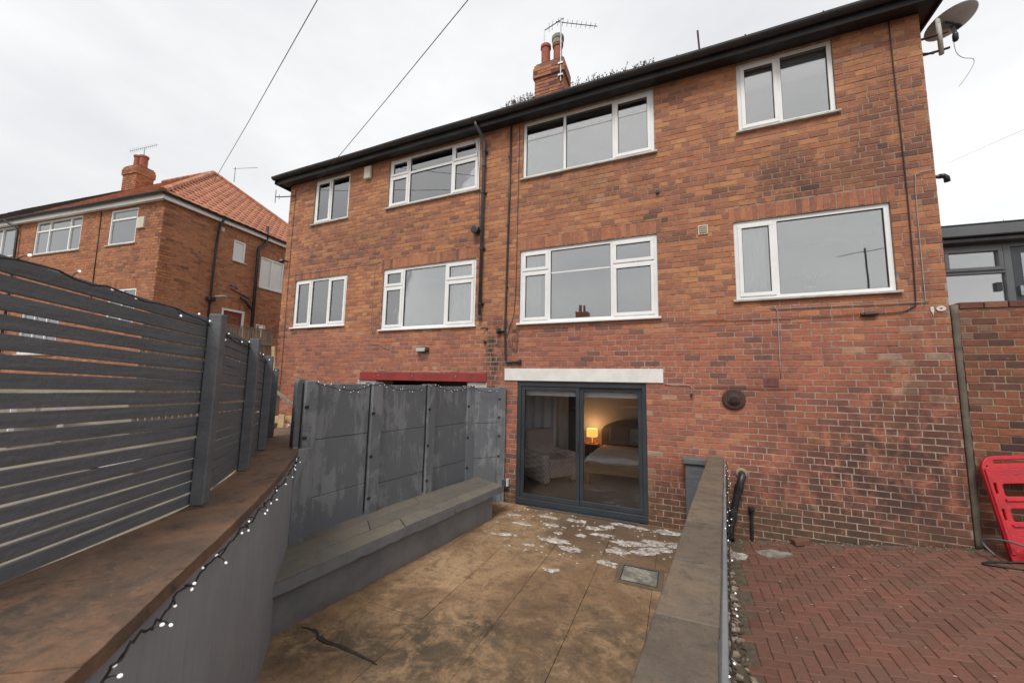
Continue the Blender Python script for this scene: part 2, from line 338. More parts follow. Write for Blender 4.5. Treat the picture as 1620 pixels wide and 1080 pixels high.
def red_mat():
    n = NT('red_barrier_plastic'); p = n.pos()
    c = n.mix(n.rng(n.noise(p, 5, 5), .35, .65), (.52, .016, .024), (.40, .014, .021))
    c = n.mix(n.rng(n.noise(p, 12, 8, .75), .5, .7, 0, .55), c, (.15, .028, .028)); c = n.mix(n.rng(n.noise(p, 30, 6, .75), .58, .72, 0, .4), c, (.50, .20, .19))
    n.bump(n.noise(p, 70, 3), .15, .004)
    return n.fin(c, n.rng(n.noise(p, 9), .3, .7, .3, .5), 0, .5)
M['red'] = red_mat()
def stone_cover():
    n = NT('worn_manhole_concrete'); p = n.pos()
    c = n.mix(n.rng(n.noise(p, 7, 7, .7), .4, .62), (.16, .15, .125), (.33, .31, .26))
    c = n.mix(n.rng(n.noise(p, 22, 6, .7), .55, .72, 0, .7), c, (.07, .065, .05))
    n.bump(n.noise(p, 30, 7, .7), .6, .012)
    return n.fin(c, .8, 0, .3)
M['cover'] = stone_cover()

# ------------------------------------------------------------------ mesh helpers
class MB:
    def __init__(s): s.v = []; s.f = []
    def quad(s, *p):
        i = len(s.v); s.v += [tuple(q) for q in p]; s.f.append(tuple(range(i, i+len(p)))); return s
    def obox(s, c, ax, h):
        c = Vector(c); a, b, d = [Vector(q)*k for q, k in zip(ax, h)]; i = len(s.v)
        for sx, sy, sz in ((-1,-1,-1),(1,-1,-1),(1,1,-1),(-1,1,-1),(-1,-1,1),(1,-1,1),(1,1,1),(-1,1,1)): s.v.append(tuple(c+a*sx+b*sy+d*sz))
        s.f += [tuple(i+k for k in q) for q in ((0,3,2,1),(4,5,6,7),(0,1,5,4),(1,2,6,5),(2,3,7,6),(3,0,4,7))]; return s
    def box(s, x0, x1, y0, y1, z0, z1):
        return s.obox(((x0+x1)/2, (y0+y1)/2, (z0+z1)/2), ((1,0,0),(0,1,0),(0,0,1)), (abs(x1-x0)/2, abs(y1-y0)/2, abs(z1-z0)/2))
    def beam(s, p0, p1, w, h, up=(0,0,1)):
        p0, p1 = Vector(p0), Vector(p1); d = p1-p0; L = d.length; d.normalize(); sd = d.cross(Vector(up)).normalized(); u = sd.cross(d)
        return s.obox((p0+p1)/2, (d, sd, u), (L/2, w/2, h/2))
    def prism(s, poly, z0, z1):
        n = len(poly); i = len(s.v); g = lambda z, k: z[k] if isinstance(z, (list, tuple)) else z
        s.v += [(p[0], p[1], g(z0, k)) for k, p in enumerate(poly)]+[(p[0], p[1], g(z1, k)) for k, p in enumerate(poly)]
        s.f.append(tuple(i+k for k in reversed(range(n)))); s.f.append(tuple(i+n+k for k in range(n)))
        for k in range(n): s.f.append((i+k, i+(k+1)%n, i+n+(k+1)%n, i+n+k))
        return s
    def tube(s, pts, r, n=8, cap=True, closed=False):
        pts = [Vector(p) for p in pts]; m = len(pts); i = len(s.v); prev = None
        for k, p in enumerate(pts):
            d = (pts[min(k+1, m-1)]-pts[max(k-1, 0)]).normalized()
            a = prev-d*prev.dot(d) if prev is not None else d.cross(Vector((0,0,1)) if abs(d.z) < .9 else Vector((1,0,0)))
            if a.length < 1e-6: a = d.cross(Vector((1,0,0)))
            a.normalize(); prev = a; b = d.cross(a); rr = r[k] if isinstance(r, (list, tuple)) else r
            for j in range(n):
                t = 2*math.pi*j/n; s.v.append(tuple(p+(a*math.cos(t)+b*math.sin(t))*rr))
        for k in range(m-1):
            for j in range(n): s.f.append((i+k*n+j, i+k*n+(j+1)%n, i+(k+1)*n+(j+1)%n, i+(k+1)*n+j))
        if cap: s.f.append(tuple(i+j for j in reversed(range(n)))); s.f.append(tuple(i+(m-1)*n+j for j in range(n)))
        return s
    def lathe(s, prof, c, ax=(0,0,1), n=20):       # prof: (radius, height along ax)
        ax = Vector(ax).normalized(); a = ax.cross(Vector((1,0,0)) if abs(ax.x) < .9 else Vector((0,1,0))).normalized(); b = ax.cross(a); c = Vector(c); i = len(s.v)
        for r, h in prof:
            for j in range(n):
                t = 2*math.pi*j/n; s.v.append(tuple(c+ax*h+(a*math.cos(t)+b*math.sin(t))*r))
        for k in range(len(prof)-1):
            for j in range(n): s.f.append((i+k*n+j, i+k*n+(j+1)%n, i+(k+1)*n+(j+1)%n, i+(k+1)*n+j))
        s.f.append(tuple(i+j for j in reversed(range(n)))); s.f.append(tuple(i+(len(prof)-1)*n+j for j in range(n)))
        return s
    def mesh(s, name, mat, smooth=False):
        me = bpy.data.meshes.new(name); me.from_pydata(s.v, [], s.f); me.materials.append(mat if not isinstance(mat, str) else M[mat])
        if smooth: me.polygons.foreach_set('use_smooth', [True]*len(me.polygons))
        me.update(); return me
    def build(s, name, mat, parent=None, smooth=False, bevel=0):
        me = s.mesh(name, mat, smooth)
        if bevel:
            b = bmesh.new(); b.from_mesh(me); bmesh.ops.bevel(b, geom=b.edges[:], offset=bevel, segments=1, affect='EDGES', clamp_overlap=True); b.to_mesh(me); b.free()
        return link(name, me, parent)
def link(name, me, parent=None):
    o = bpy.data.objects.new(name, me); COL.objects.link(o); setp(o, parent); return o
WORLD = {}
def setp(o, parent):
    if parent is not None:
        o.parent = parent; q = parent
        o.matrix_parent_inverse = Matrix.Translation(-Vector(WORLD.get(q.name, (0,0,0))))
def thing(name, label, cat, loc, group=None):
    o = bpy.data.objects.new(name, None); COL.objects.link(o); o.location = loc; o.empty_display_size = .2; WORLD[o.name] = tuple(loc)
    o['label'] = label; o['category'] = cat
    if group: o['group'] = group
    return o
def tag(o, label, cat, group=None):
    o['label'] = label; o['category'] = cat
    if group: o['group'] = group
    return o
def struct(o): o['kind'] = 'structure'; return o
def stuff(o, label=None, cat=None):
    o['kind'] = 'stuff'
    if label: o['label'] = label; o['category'] = cat
    return o
def curve_plate(name, outline, holes, mat, to_world, depth=.02, bev=.004, parent=None):     # flat plate with round-cornered holes, real thickness
    cu = bpy.data.curves.new(name, 'CURVE'); cu.dimensions = '2D'; cu.fill_mode = 'BOTH'; cu.extrude = depth/2; cu.bevel_depth = bev; cu.bevel_resolution = 1
    for loop in [outline]+holes:
        sp = cu.splines.new('POLY'); sp.points.add(len(loop)-1); sp.use_cyclic_u = True
        for q, p in zip(sp.points, loop): q.co = (p[0], p[1], 0, 1)
    tmp = bpy.data.objects.new(name, cu); COL.objects.link(tmp); dg = bpy.context.evaluated_depsgraph_get(); dg.update()
    me = bpy.data.meshes.new_from_object(tmp.evaluated_get(dg)); bpy.data.objects.remove(tmp); bpy.data.curves.remove(cu)
    me.transform(to_world); me.materials.clear(); me.materials.append(M[mat]); me.name = name
    return link(name, me, parent)
def rrect(x0, x1, y0, y1, r, n=4, corners=(1,1,1,1)):
    out = []
    for (cx, cy, a, k) in ((x0+r, y0+r, 180, 0), (x1-r, y0+r, 270, 1), (x1-r, y1-r, 0, 2), (x0+r, y1-r, 90, 3)):
        if not corners[k]: out.append((x0 if k in (0,3) else x1, y0 if k < 2 else y1)); continue
        for j in range(n+1):
            t = R(a+90*j/n); out.append((cx+r*math.cos(t), cy+r*math.sin(t)))
    return out
def catmull(pts, n=8):
    P = [Vector(p) for p in pts]; out = []
    for i in range(len(P)-1):
        a = P[max(i-1,0)]; b = P[i]; c = P[i+1]; d = P[min(i+2, len(P)-1)]
        for k in range(n):
            t = k/n; out.append(.5*((2*b)+(c-a)*t+(2*a-5*b+4*c-d)*t*t+(3*b-a-3*c+d)*t**3))
    out.append(P[-1]); return out

# ------------------------------------------------------------------ brick laying
PU, PZ, JT = .2295, .0866, .0125
def sub_rect(r, h):                       # rect minus hole -> up to four rects
    a0, a1, b0, b1 = r; c0, c1, d0, d1 = h
    if a1 <= c0 or a0 >= c1 or b1 <= d0 or b0 >= d1: return [r]
    out = []
    if a0 < c0: out.append((a0, c0, b0, b1))
    if a1 > c1: out.append((c1, a1, b0, b1))
    m0, m1 = max(a0, c0), min(a1, c1)
    if b0 < d0: out.append((m0, m1, b0, d0))
    if b1 > d1: out.append((m0, m1, d1, b1))
    return out
def lay(u0, u1, z0, z1, holes, zref=0, headers=6, jit=.004):
    full, cut = [], []
    k0 = math.floor((z0-zref)/PZ)
    for k in range(k0, int((z1-zref)/PZ)+2):
        za, zb = zref+k*PZ+JT/2, zref+(k+1)*PZ-JT/2
        za, zb = max(za, z0), min(zb, z1)
        if zb-za < .015: continue
        hd = headers and k % headers == 2 and random.random() < .6
        step = PU/2 if hd else PU
        u = u0-(PU*.5 if k % 2 else 0)-(PU*.25 if hd else 0)-PU*random.choice((0, 0, 0, .06, -.05)); half = False
        while u < u1:
            w = step
            if not hd and (random.random() < .05 or half):
                w = step*.5; half = not half
            r = (max(u+JT/2, u0), min(u+w-JT/2+random.uniform(-jit, jit)*.5, u1), za+random.uniform(-.0012, .0012), zb+random.uniform(-.0012, .0012)); u += w
            if r[1]-r[0] < .02: continue
            rs = [r]
            for h in holes: rs = [q for x in rs for q in sub_rect(x, h)]
            if rs == [r] and abs(r[1]-r[0]-(PU-JT)) < .008 and zb-za > PZ*.8: full.append(r)
            else: cut += [q for q in rs if q[1]-q[0] > .018 and q[3]-q[2] > .014]
    return full, cut
def brick_into(mb, r, O, U, N, proud=.0045, var=.002):
    O, U, N = Vector(O), Vector(U), Vector(N); Z = Vector((0,0,1)); e = .0035
    j = lambda s: random.uniform(-s, s)
    d = proud+j(var); t = [d+j(.0015) for _ in range(4)]
    c = [(r[0], r[2]), (r[1], r[2]), (r[1], r[3]), (r[0], r[3])]; sg = [(1,1),(-1,1),(-1,-1),(1,-1)]
    i = len(mb.v)
    for (u, z) in c: mb.v.append(tuple(O+U*u+Z*z-N*.006))
    for (u, z) in c: mb.v.append(tuple(O+U*u+Z*z+N*(d-.003)))
    for (u, z), (a, b), tt in zip(c, sg, t): mb.v.append(tuple(O+U*(u+a*e+j(.001))+Z*(z+b*e+j(.001))+N*tt))
    for k in range(4):
        k2 = (k+1) % 4
        mb.f.append((i+k, i+k2, i+4+k2, i+4+k)); mb.f.append((i+4+k, i+4+k2, i+8+k2, i+8+k))
    mb.f.append((i+8, i+9, i+10, i+11))
def brick_proto(mat, n=5):                # shared meshes for single bricks, centred, facing -Y in local space
    out = []
    for k in range(n):
        mb = MB(); brick_into(mb, (-(PU-JT)/2, (PU-JT)/2, -(PZ-JT)/2, (PZ-JT)/2), (0,0,0), (1,0,0), (0,-1,0)); out.append(mb.mesh('brick', mat))
    return out
def brick_wall_objects(full, cut, O, U, N, mat, parent, limit=300, occl=None):
    O, U, N = Vector(O), Vector(U), Vector(N); sc = []
    for r in full:
        a = px(O+U*r[0]+Vector((0,0,r[2]))); b = px(O+U*r[1]+Vector((0,0,r[3]))); c = px(O+U*r[0]+Vector((0,0,r[3])))
        mxp, myp = (a[0]+b[0])/2, (a[1]+b[1])/2; ar = abs((b[0]-c[0])*(a[1]-c[1]))
        if not (4 < mxp < 1616 and 4 < myp < 1076) or (occl and occl(mxp, myp)): ar = 0
        sc.append((ar, r))
    sc.sort(key=lambda q: -q[0]); single = [r for a, r in sc[:limit] if a > 0]; rest = [r for a, r in sc[limit:]]+[r for a, r in sc[:limit] if a <= 0]
    if single:
        protos = brick_proto(mat); ang = math.atan2(U.y, U.x)
        for r in single:
            o = bpy.data.objects.new('brick', random.choice(protos)); COL.objects.link(o); o.parent = parent
            if parent.name in WORLD: o.matrix_parent_inverse = Matrix.Translation(-Vector(WORLD[parent.name]))
            o.location = O+U*((r[0]+r[1])/2)+Vector((0,0,(r[2]+r[3])/2))+N*random.uniform(-.002, .002)
            o.rotation_euler = (random.uniform(-.006, .006), random.uniform(-.006, .006), ang)
    mb = MB()
    for r in rest+cut: brick_into(mb, r, O, U, N)
    if mb.f: stuff(mb.build('brickwork', mat, parent))
def backing(u0, u1, z0, z1, holes, O, U, N, depth=.30, reveal=.12, mat='mortar'):
    O, U, N = Vector(O), Vector(U), Vector(N); Z = Vector((0,0,1)); mb = MB()
    us = sorted({u0, u1, *[min(max(h[0], u0), u1) for h in holes], *[min(max(h[1], u0), u1) for h in holes]})
    zs = sorted({z0, z1, *[min(max(h[2], z0), z1) for h in holes], *[min(max(h[3], z0), z1) for h in holes]})
    P = lambda u, z, d=0: O+U*u+Z*z-N*d
    for a, b in zip(us, us[1:]):
        for c, d in zip(zs, zs[1:]):
            m = ((a+b)/2, (c+d)/2)
            if any(h[0] < m[0] < h[1] and h[2] < m[1] < h[3] for h in holes): continue
            mb.quad(P(a, c), P(b, c), P(b, d), P(a, d))
    for h in holes:
        a, b, c, d = h[:4]; rv = h[4] if len(h) > 4 else reveal
        if rv <= 0: continue
        mb.quad(P(a, c), P(a, d), P(a, d, rv), P(a, c, rv)); mb.quad(P(b, d), P(b, c), P(b, c, rv), P(b, d, rv))
        mb.quad(P(a, d), P(b, d), P(b, d, rv), P(a, d, rv)); mb.quad(P(b, c), P(a, c), P(a, c, rv), P(b, c, rv))
    mb.quad(P(u0, z0), P(u0, z1), P(u0, z1, depth), P(u0, z0, depth)); mb.quad(P(u1, z1), P(u1, z0), P(u1, z0, depth), P(u1, z1, depth))
    mb.quad(P(u0, z1), P(u1, z1), P(u1, z1, depth), P(u0, z1, depth))
    return mb

# ------------------------------------------------------------------ ground
g = MB(); g.quad((-400, -400, -2.5), (400, -400, -2.5), (400, 400, -2.5), (-400, 400, -2.5)); struct(g.build('ground', 'paver_bed'))
YF = -2.09
YARD = [(-3.7, -8.2), (.25, -8.2), (.1, -5.2), (.5, .0), (-3.5, .0)]
yb = struct(MB().prism(YARD, -2.35, YF-.022).build('yard_paving', 'joint'))
def clip_poly(poly, rect):
    x0, x1, y0, y1 = rect
    for ax, val, sgn in ((0, x0, 1), (0, x1, -1), (1, y0, 1), (1, y1, -1)):
        out = []
        for i in range(len(poly)):
            a, b = poly[i], poly[(i+1) % len(poly)]; da = (a[ax]-val)*sgn; db = (b[ax]-val)*sgn
            if da >= 0: out.append(a)
            if da*db < 0:
                t = da/(da-db); out.append((a[0]+(b[0]-a[0])*t, a[1]+(b[1]-a[1])*t))
        poly = out
        if len(poly) < 3: return []
    return poly
cols = [-3.75, -2.75, -2.14, -1.53, -.92, -.31, .6]
for ci in range(len(cols)-1):
    y = -.10-(0 if ci % 2 else .35)
    first = True
    while y > -8.2:
        L = random.choice((1.2, 1.5, .9)); y1 = -.085 if first else y
        y0 = y-L; first = False
        rc = (cols[ci]+.002, cols[ci+1]-.002, y0+.002, y1-.002 if y1 != -.085 else y1); y = y0
        poly = clip_poly(list(reversed(YARD)) if False else YARD, rc)
        if not poly: continue
        # leave the manhole free
        if rc[0] < -.45 < rc[1] and False: continue
        tz = random.uniform(-.002, .002)
        zt = [YF+tz+random.uniform(-.0025, .0025) for _ in poly]
        o = MB().prism(poly, YF-.02, zt).build('slab', 'yard', yb, bevel=.002)
# channel drain in front of the sliding door
dr = thing('channel_drain', 'narrow slotted grey drain channel along the foot of the sliding door', 'drain', (-1.55, -.10, YF))
ch = MB(); ch.box(-2.42, -.62, -.165, -.15, YF-.01, YF+.006); ch.box(-2.42, -.62, -.065, -.05, YF-.01, YF+.006); ch.box(-2.42, -.62, -.15, -.065, YF-.01, YF-.004); ch.build('channel', 'steel_dk', dr)
for k in range(72): MB().box(-2.41+k*.025, -2.397+k*.025, -.15, -.065, YF-.004, YF+.004).build('slat', 'metal', dr)
# manhole
mh = thing('manhole_cover', 'square worn concrete manhole cover set in the yard by the low wall', 'manhole', (-.455, -1.76, YF))
c = MB(); X0, X1, Y0, Y1 = -.70, -.21, -2.0, -1.52
for b in ((X0, X1, Y0, Y0+.055), (X0, X1, Y1-.055, Y1), (X0, X0+.055, Y0+.0552, Y1-.0552), (X1-.055, X1, Y0+.0552, Y1-.0552)): c.box(*b, YF-.01, YF+.012)
c.build('surround', 'coping_grey', mh, bevel=.003)
MB().box(X0+.062, X1-.062, Y0+.062, Y1-.062, YF-.01, YF+.008).build('lid', 'cover', mh, bevel=.004)
rm = MB()
for b in ((X0+.056, X1-.056, Y0+.056, Y0+.061), (X0+.056, X1-.056, Y1-.061, Y1-.056), (X0+.056, X0+.061, Y0+.062, Y1-.062), (X1-.061, X1-.056, Y0+.062, Y1-.062)): rm.box(*b, YF-.01, YF+.014)
rm.build('rim', 'steel_dk', mh)
# soap foam
fm = MB()
def foam_patch(cx, cy, rx, ry, rot, seed):
    rd = random.Random(seed); n = 36; ph = [rd.uniform(0, 6.28) for _ in range(6)]; i = len(fm.v); am = [rd.uniform(.05, .2)/(1+.25*q) for q in range(6)]
    rad = lambda t: 1+sum(am[q]*math.sin((q+1.0 if q < 1 else q+2)*t+ph[q]) for q in range(6))
    ca, sa = math.cos(rot), math.sin(rot)
    fm.v.append((cx, cy, YF+.012))
    for ring, (s, h) in enumerate(((.45, .013), (.82, .011), (1, .0045))):
        for k in range(n):
            t = 2*math.pi*k/n; q = max(.25, rad(t))*s; x, y = rx*q*math.cos(t), ry*q*math.sin(t)
            fm.v.append((cx+x*ca-y*sa, cy+x*sa+y*ca, YF+h+rd.uniform(-.001, .0015)))
    for k in range(n):
        k2 = (k+1) % n; fm.f.append((i, i+1+k, i+1+k2))
        for rg in range(2): fm.f.append((i+1+rg*n+k, i+1+(rg+1)*n+k, i+1+(rg+1)*n+k2, i+1+rg*n+k2))
fo = [(-1.55, -1.28, .16, .05, .1), (-1.34, -1.44, .12, .045, -.1), (-.84, -1.62, .085, .04, .1), (-.78, -1.22, .11, .06, .3), (-.66, -.92, .22, .055, .25), (-.33, -.95, .16, .04, .5), (-.15, -.72, .25, .06, .1), (-.45, -1.12, .13, .05, .5),
      (-.24, -.28, .15, .06, .1), (-.72, -.27, .20, .035, -.1), (-2.28, -1.38, .16, .03, .25), (-2.2, -.9, .12, .03, 0), (-1.8, -.75, .10, .035, .2), (-1.95, -.45, .14, .03, -.1), (-1.85, -1.55, .07, .02, .1), (-1.38, -2.07, .07, .028, .1),
      (-1.2, -.6, .10, .04, .2), (-1.5, -.42, .12, .03, 0), (-2.45, -.62, .1, .03, .3), (-1.02, -.45, .09, .04, .2), (-1.3, -.95, .06, .03, 0), (-1.62, -1.0, .05, .025, 0), (-1.05, -.8, .12, .03, .2)]
for k, q in enumerate(fo):
    foam_patch(q[0], q[1], q[2]*1.3, q[3]*1.55, q[4], k)
    for j in range(3): foam_patch(q[0]+random.uniform(-1, 1)*q[2]*1.1, q[1]+random.uniform(-1, 1)*q[3]*1.6, q[2]*random.uniform(.2, .5), q[3]*random.uniform(.4, .9), q[4]+random.uniform(-.5, .5), 300+k*5+j)
rd = random.Random(5)
for k in range(150):
    x, y = rd.uniform(-2.6, .05), -rd.uniform(.2, 1.7)**1.1; q = rd.uniform(.004, .018)
    foam_patch(x, y, q*1.3, q*.8, rd.uniform(-.4, .6), 100+k)
stuff(fm.build('soap_foam', 'foam', None, True), 'white soapy foam patches on the wet flags before the sliding door', 'foam')
# broken flag with an open crack
ck = [(-2.985, -3.935), (-2.93, -3.912), (-2.885, -3.918), (-2.855, -3.90), (-2.81, -3.915), (-2.775, -3.935), (-2.745, -3.948), (-2.72, -3.945), (-2.64, -3.962), (-2.56, -3.958), (-2.45, -3.952), (-2.34, -3.962), (-2.24, -3.97), (-2.15, -3.978), (-2.1, -3.992), (-2.2, -3.992), (-2.3, -3.984), (-2.44, -3.985), (-2.52, -3.978), (-2.62, -4.0), (-2.70, -3.99), (-2.77, -3.972), (-2.80, -3.935), (-2.86, -3.928), (-2.9, -3.93)]
cm = [sum(p[0] for p in ck)/len(ck), sum(p[1] for p in ck)/len(ck)]
nck = len(ck); ck = [(x+random.uniform(-.008, .008), y+random.uniform(-.0045, .0045)) for x, y in ck]
tag(MB().prism(ck, YF-.01, YF+.0055).build('broken_flag_edge', 'crack'), 'dark jagged crack across the flags near the boarded wall', 'crack')

# red block paving, herringbone (a strip of soil is left along the low wall)
gz = lambda x: -2.20+.132*x
bp = struct(MB().prism([(.2, -7), (5.2, -7), (5.2, 0), (.2, 0)], -2.45, [gz(.2)-.009, gz(5.2)-.009, gz(5.2)-.009, gz(.2)-.009]).build('block_paving', 'paver_bed'))
lst = []; w = .1
for k in range(-90, 90):
    for m in range(-30, 30):
        for (x0, y0, dx, dy) in ((0, 0, 2, 1), (2, -1, 1, 2)):
            X = (k+4*m+x0)*w+.62; Y = (k+y0)*w-3
            if X+dx*w < .56 or X+dx*w > 4.9 or Y < -6.5 or Y+dy*w > -.02: continue
            lst.append((X+dx*w/2, Y+dy*w/2, dx > 1))
lst = [q for q in lst if q[0] > .16+(q[1]+4.82)*.0954+.12]
protos = []
for k in range(4):
    mb = MB(); e = .006; z1 = [random.uniform(-.0015, .0015) for _ in range(4)]
    b0 = [(-.098, -.048), (.098, -.048), (.098, .048), (-.098, .048)]
    i = 0
    for x, y in b0: mb.v.append((x, y, -.03))
    for x, y in b0: mb.v.append((x, y, -.006))
    for (x, y), zz in zip(b0, z1): mb.v.append((x-math.copysign(e, x), y-math.copysign(e, y), zz))
    for q in range(4):
        q2 = (q+1) % 4; mb.f.append((q, q2, 4+q2, 4+q)); mb.f.append((4+q, 4+q2, 8+q2, 8+q))
    mb.f.append((8, 9, 10, 11)); protos.append(mb)
pmesh = [p.mesh('brick', 'paver') for p in protos]
def ppx(q):
    a = px((q[0], q[1], gz(q[0])))
    vis = 4 < a[0] < 1616 and 4 < a[1] < 1076 and a[0] > 1152
    return 1/a[2]**2*abs(gz(q[0]))/a[2] if vis else 0
lst.sort(key=lambda q: -ppx(q))
mb = MB(); tilt = math.atan(.132)
for k, (x, y, hz) in enumerate(lst):
    loc = Vector((x, y, gz(x)+random.uniform(-.003, .003))); eu = (random.uniform(-.012, .012), -tilt+random.uniform(-.012, .012), (0 if hz else math.pi/2)+random.uniform(-.012, .012))
    mat = Matrix.Translation(loc) @ Matrix.Rotation(eu[1], 4, 'Y') @ Matrix.Rotation(eu[0], 4, 'X') @ Matrix.Rotation(eu[2], 4, 'Z')
    if k < 300 and ppx((x, y)) > 0:
        o = bpy.data.objects.new('brick', random.choice(pmesh)); COL.objects.link(o); o.parent = bp; o.matrix_basis = mat
    else:
        p = random.choice(protos); i = len(mb.v); mb.v += [tuple(mat @ Vector(v)) for v in p.v]; mb.f += [tuple(i+a for a in f) for f in p.f]
stuff(mb.build('paving_bricks', 'paver', bp))
sso = MB(); ns_ = 40
for k in range(ns_+1):
    y = -.02-k*.16; o_ = .095+(y+4.82)*.0954; sso.v += [(o_-.06, y, gz(o_)-.004), (o_+.14, y, gz(o_+.14)-.004+random.uniform(-.004, .004)), (o_+.27, y, gz(o_+.27)-.016)]
for k in range(ns_):
    for j in range(2): sso.f.append((3*k+j, 3*k+j+1, 3*k+4+j, 3*k+3+j))
struct(sso.build('soil_strip', 'soil'))

# ------------------------------------------------------------------ the brick house
HX0, HX1, ZE = -9.336, 3.085, 5.07
house = thing('brick_house', 'large orange red brick house with white windows filling the middle of the view', 'house', (-3.1, 4, -2.1))
WINS = {'A': (-8.403, -7.211, 3.859, 5.023), 'B': (-5.988, -3.627, 3.878, 5.028), 'C': (-8.861, -7.086, 1.253, 2.459), 'D': (-5.996, -3.631, 1.094, 2.449),
        'E': (-2.668, -.282, 3.892, 5.045), 'F': (-2.691, -.276, 1.088, 2.470), 'G': (.939, 2.145, 3.915, 5.05), 'H': (.809, 2.619, 1.279, 2.485)}
DOOR = (-2.698, -.4845, -2.072, .031)
GAR = (-6.0, -3.75, -2.3, .0)
holes = [(*w, .10) for w in WINS.values()]+[(*DOOR, .16), (*GAR, .5)]
trim = [(-2.954, -.228, .038, .260), (-6.49, -3.33, .002, .165)]
SOL = []
for k in 'CDFH':
    w_ = WINS[k]; SOL.append((w_[0]-.06, w_[1]+.06, w_[3]+.006, w_[3]+.222))
vents = [(1.095, 1.275, .02, .145)]
wall = backing(HX0, HX1, -2.4, ZE, holes, (0, .007, 0), (1,0,0), (0,-1,0), .35).build('wall', 'mortar', house)
full, cut = lay(HX0, HX1, -2.3, ZE, [h[:4] for h in holes]+trim+SOL+vents, .038, 7)
def occ(x, y):
    if 470 < x < 797 and y > 600: return True
    if x < 470 and y > 560: return True
    return (x > 990+(1080-y)*.33 and x < 1152 and y > 715) or (x > 1545 and y > 725) or (815 < x < 1030 and y > 600)
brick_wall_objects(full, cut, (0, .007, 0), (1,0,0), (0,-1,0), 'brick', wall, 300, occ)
for s in SOL:                              # soldier courses over the lower windows
    u = s[0]; n = round((s[1]-s[0])/.0785); st = (s[1]-s[0])/n
    mb = MB(); pr = None
    for k in range(n):
        mb2 = MB(); brick_into(mb2, (u+k*st+JT/2, u+(k+1)*st-JT/2, s[2]+.004, s[3]-.004), (0, .007, 0), (1,0,0), (0,-1,0))
        mb2.build('brick', 'soldier', wall)
# side returns of the house (right gable and left gable), plain brickwork
for xx, U_, N_, hz in ((HX1, (0,1,0), (1,0,0), 8.2), (HX0, (0,-1,0), (-1,0,0), 8.2)):
    O_ = (xx-.004 if xx > 0 else xx+.004, .01 if xx > 0 else 8.2, 0)
    b = backing(0, 8.1, -2.4, ZE, [], O_, U_, N_, .2); wb = b.build('side_wall', 'mortar', house)
    f_, c_ = lay(0.02, 8.1, -2.0, ZE, [], .038, 7); mb = MB()
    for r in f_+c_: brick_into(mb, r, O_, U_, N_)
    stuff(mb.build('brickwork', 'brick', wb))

def window(w, cols, parent, glassm='glass', sill='upvc', y=.035, fw=.055, reflection_bars=()):
    x0, x1, z0, z1 = w; x0 += .004; x1 -= .004; z0 += .004; z1 -= .004; d0, d1 = y, y+.065; W_ = x1-x0; H_ = z1-z0
    fr = MB(); fr.box(x0, x1, d0, d1, z1-fw, z1); fr.box(x0, x1, d0, d1, z0, z0+fw)
    fr.box(x0, x0+fw, d0+.0005, d1, z0+fw, z1-fw); fr.box(x1-fw, x1, d0+.0005, d1, z0+fw, z1-fw)
    ix0, ix1, iz0, iz1 = x0+fw, x1-fw, z0+fw, z1-fw; cells = []
    mw = .05
    for i, (a, b, rows) in enumerate(cols):
        ca = ix0 if a == 0 else x0+a*W_+mw/2; cb = ix1 if b == 1 else x0+b*W_-mw/2
        if b < 1: fr.box(x0+b*W_-mw/2, x0+b*W_+mw/2, d0+.001, d1, iz0, iz1)
        for (c0, c1, op) in rows:
            za = iz0 if c0 == 0 else z0+c0*H_+mw/2; zb = iz1 if c1 == 1 else z0+c1*H_-mw/2
            if c1 < 1: fr.box(ca, cb, d0+.0015, d1, z0+c1*H_-mw/2, z0+c1*H_+mw/2)
            cells.append((ca, cb, za, zb, op))
    win = fr.build('window', 'upvc', parent)
    for ci_, (ca, cb, za, zb, op) in enumerate(cells):
        for bi, bz in reflection_bars:
            if bi == ci_: yy = d0+(.0085 if op else .0205); q_ = .049 if op else .0; MB().box(ca+q_+.001, cb-q_-.001, yy, yy+.005, z0+bz*H_-.012, z0+bz*H_+.012).build('reflection_bar', 'upvc', win)  # thin white bar added on the pane to stand for a reflected bright line
        if op:
            s = MB(); sw = .055; e = .006; q0 = d0-.016
            s.box(ca-e, cb+e, q0, d1-.012, zb+e-sw, zb+e); s.box(ca-e, cb+e, q0, d1-.012, za-e, za-e+sw)
            s.box(ca-e, ca-e+sw, q0+.0006, d1-.012, za-e+sw, zb+e-sw); s.box(cb+e-sw, cb+e, q0+.0006, d1-.012, za-e+sw, zb+e-sw)
            s.build('sash', 'upvc', win, bevel=.003)
            g_ = MB(); t = sw-e
            g_.box(ca+t-.004, cb-t+.004, d0-.004, d0, za+t-.004, zb-t+.004)   # dark gasket line
            ga = MB(); a0, a1, b0, b1 = ca+t, cb-t, za+t, zb-t
            for q in ((a0, a1, b0, b0+.007), (a0, a1, b1-.007, b1), (a0, a0+.007, b0+.007, b1-.007), (a1-.007, a1, b0+.007, b1-.007)): ga.box(q[0], q[1], d0+.004, d0+.012, q[2], q[3])
            ga.build('gasket', 'rubber', win)
            MB().box(a0-.004, a1+.004, d0+.014, d0+.02, b0-.004, b1+.004).build('pane', glassm, win)
        else:
            ga = MB(); a0, a1, b0, b1 = ca, cb, za, zb
            for q in ((a0, a1, b0, b0+.007), (a0, a1, b1-.007, b1), (a0, a0+.007, b0+.007, b1-.007), (a1-.007, a1, b0+.007, b1-.007)): ga.box(q[0], q[1], d0+.012, d0+.02, q[2], q[3])
            ga.build('gasket', 'rubber', win)
            MB().box(ca-.004, cb+.004, d0+.026, d0+.032, za-.004, zb+.004).build('pane', glassm, win)
    if sill:
        MB().box(x0-.045, x1+.045, -.045, d0+.02, z0-.035, z0-.003).build('sill', sill, win, bevel=.004)
    return win
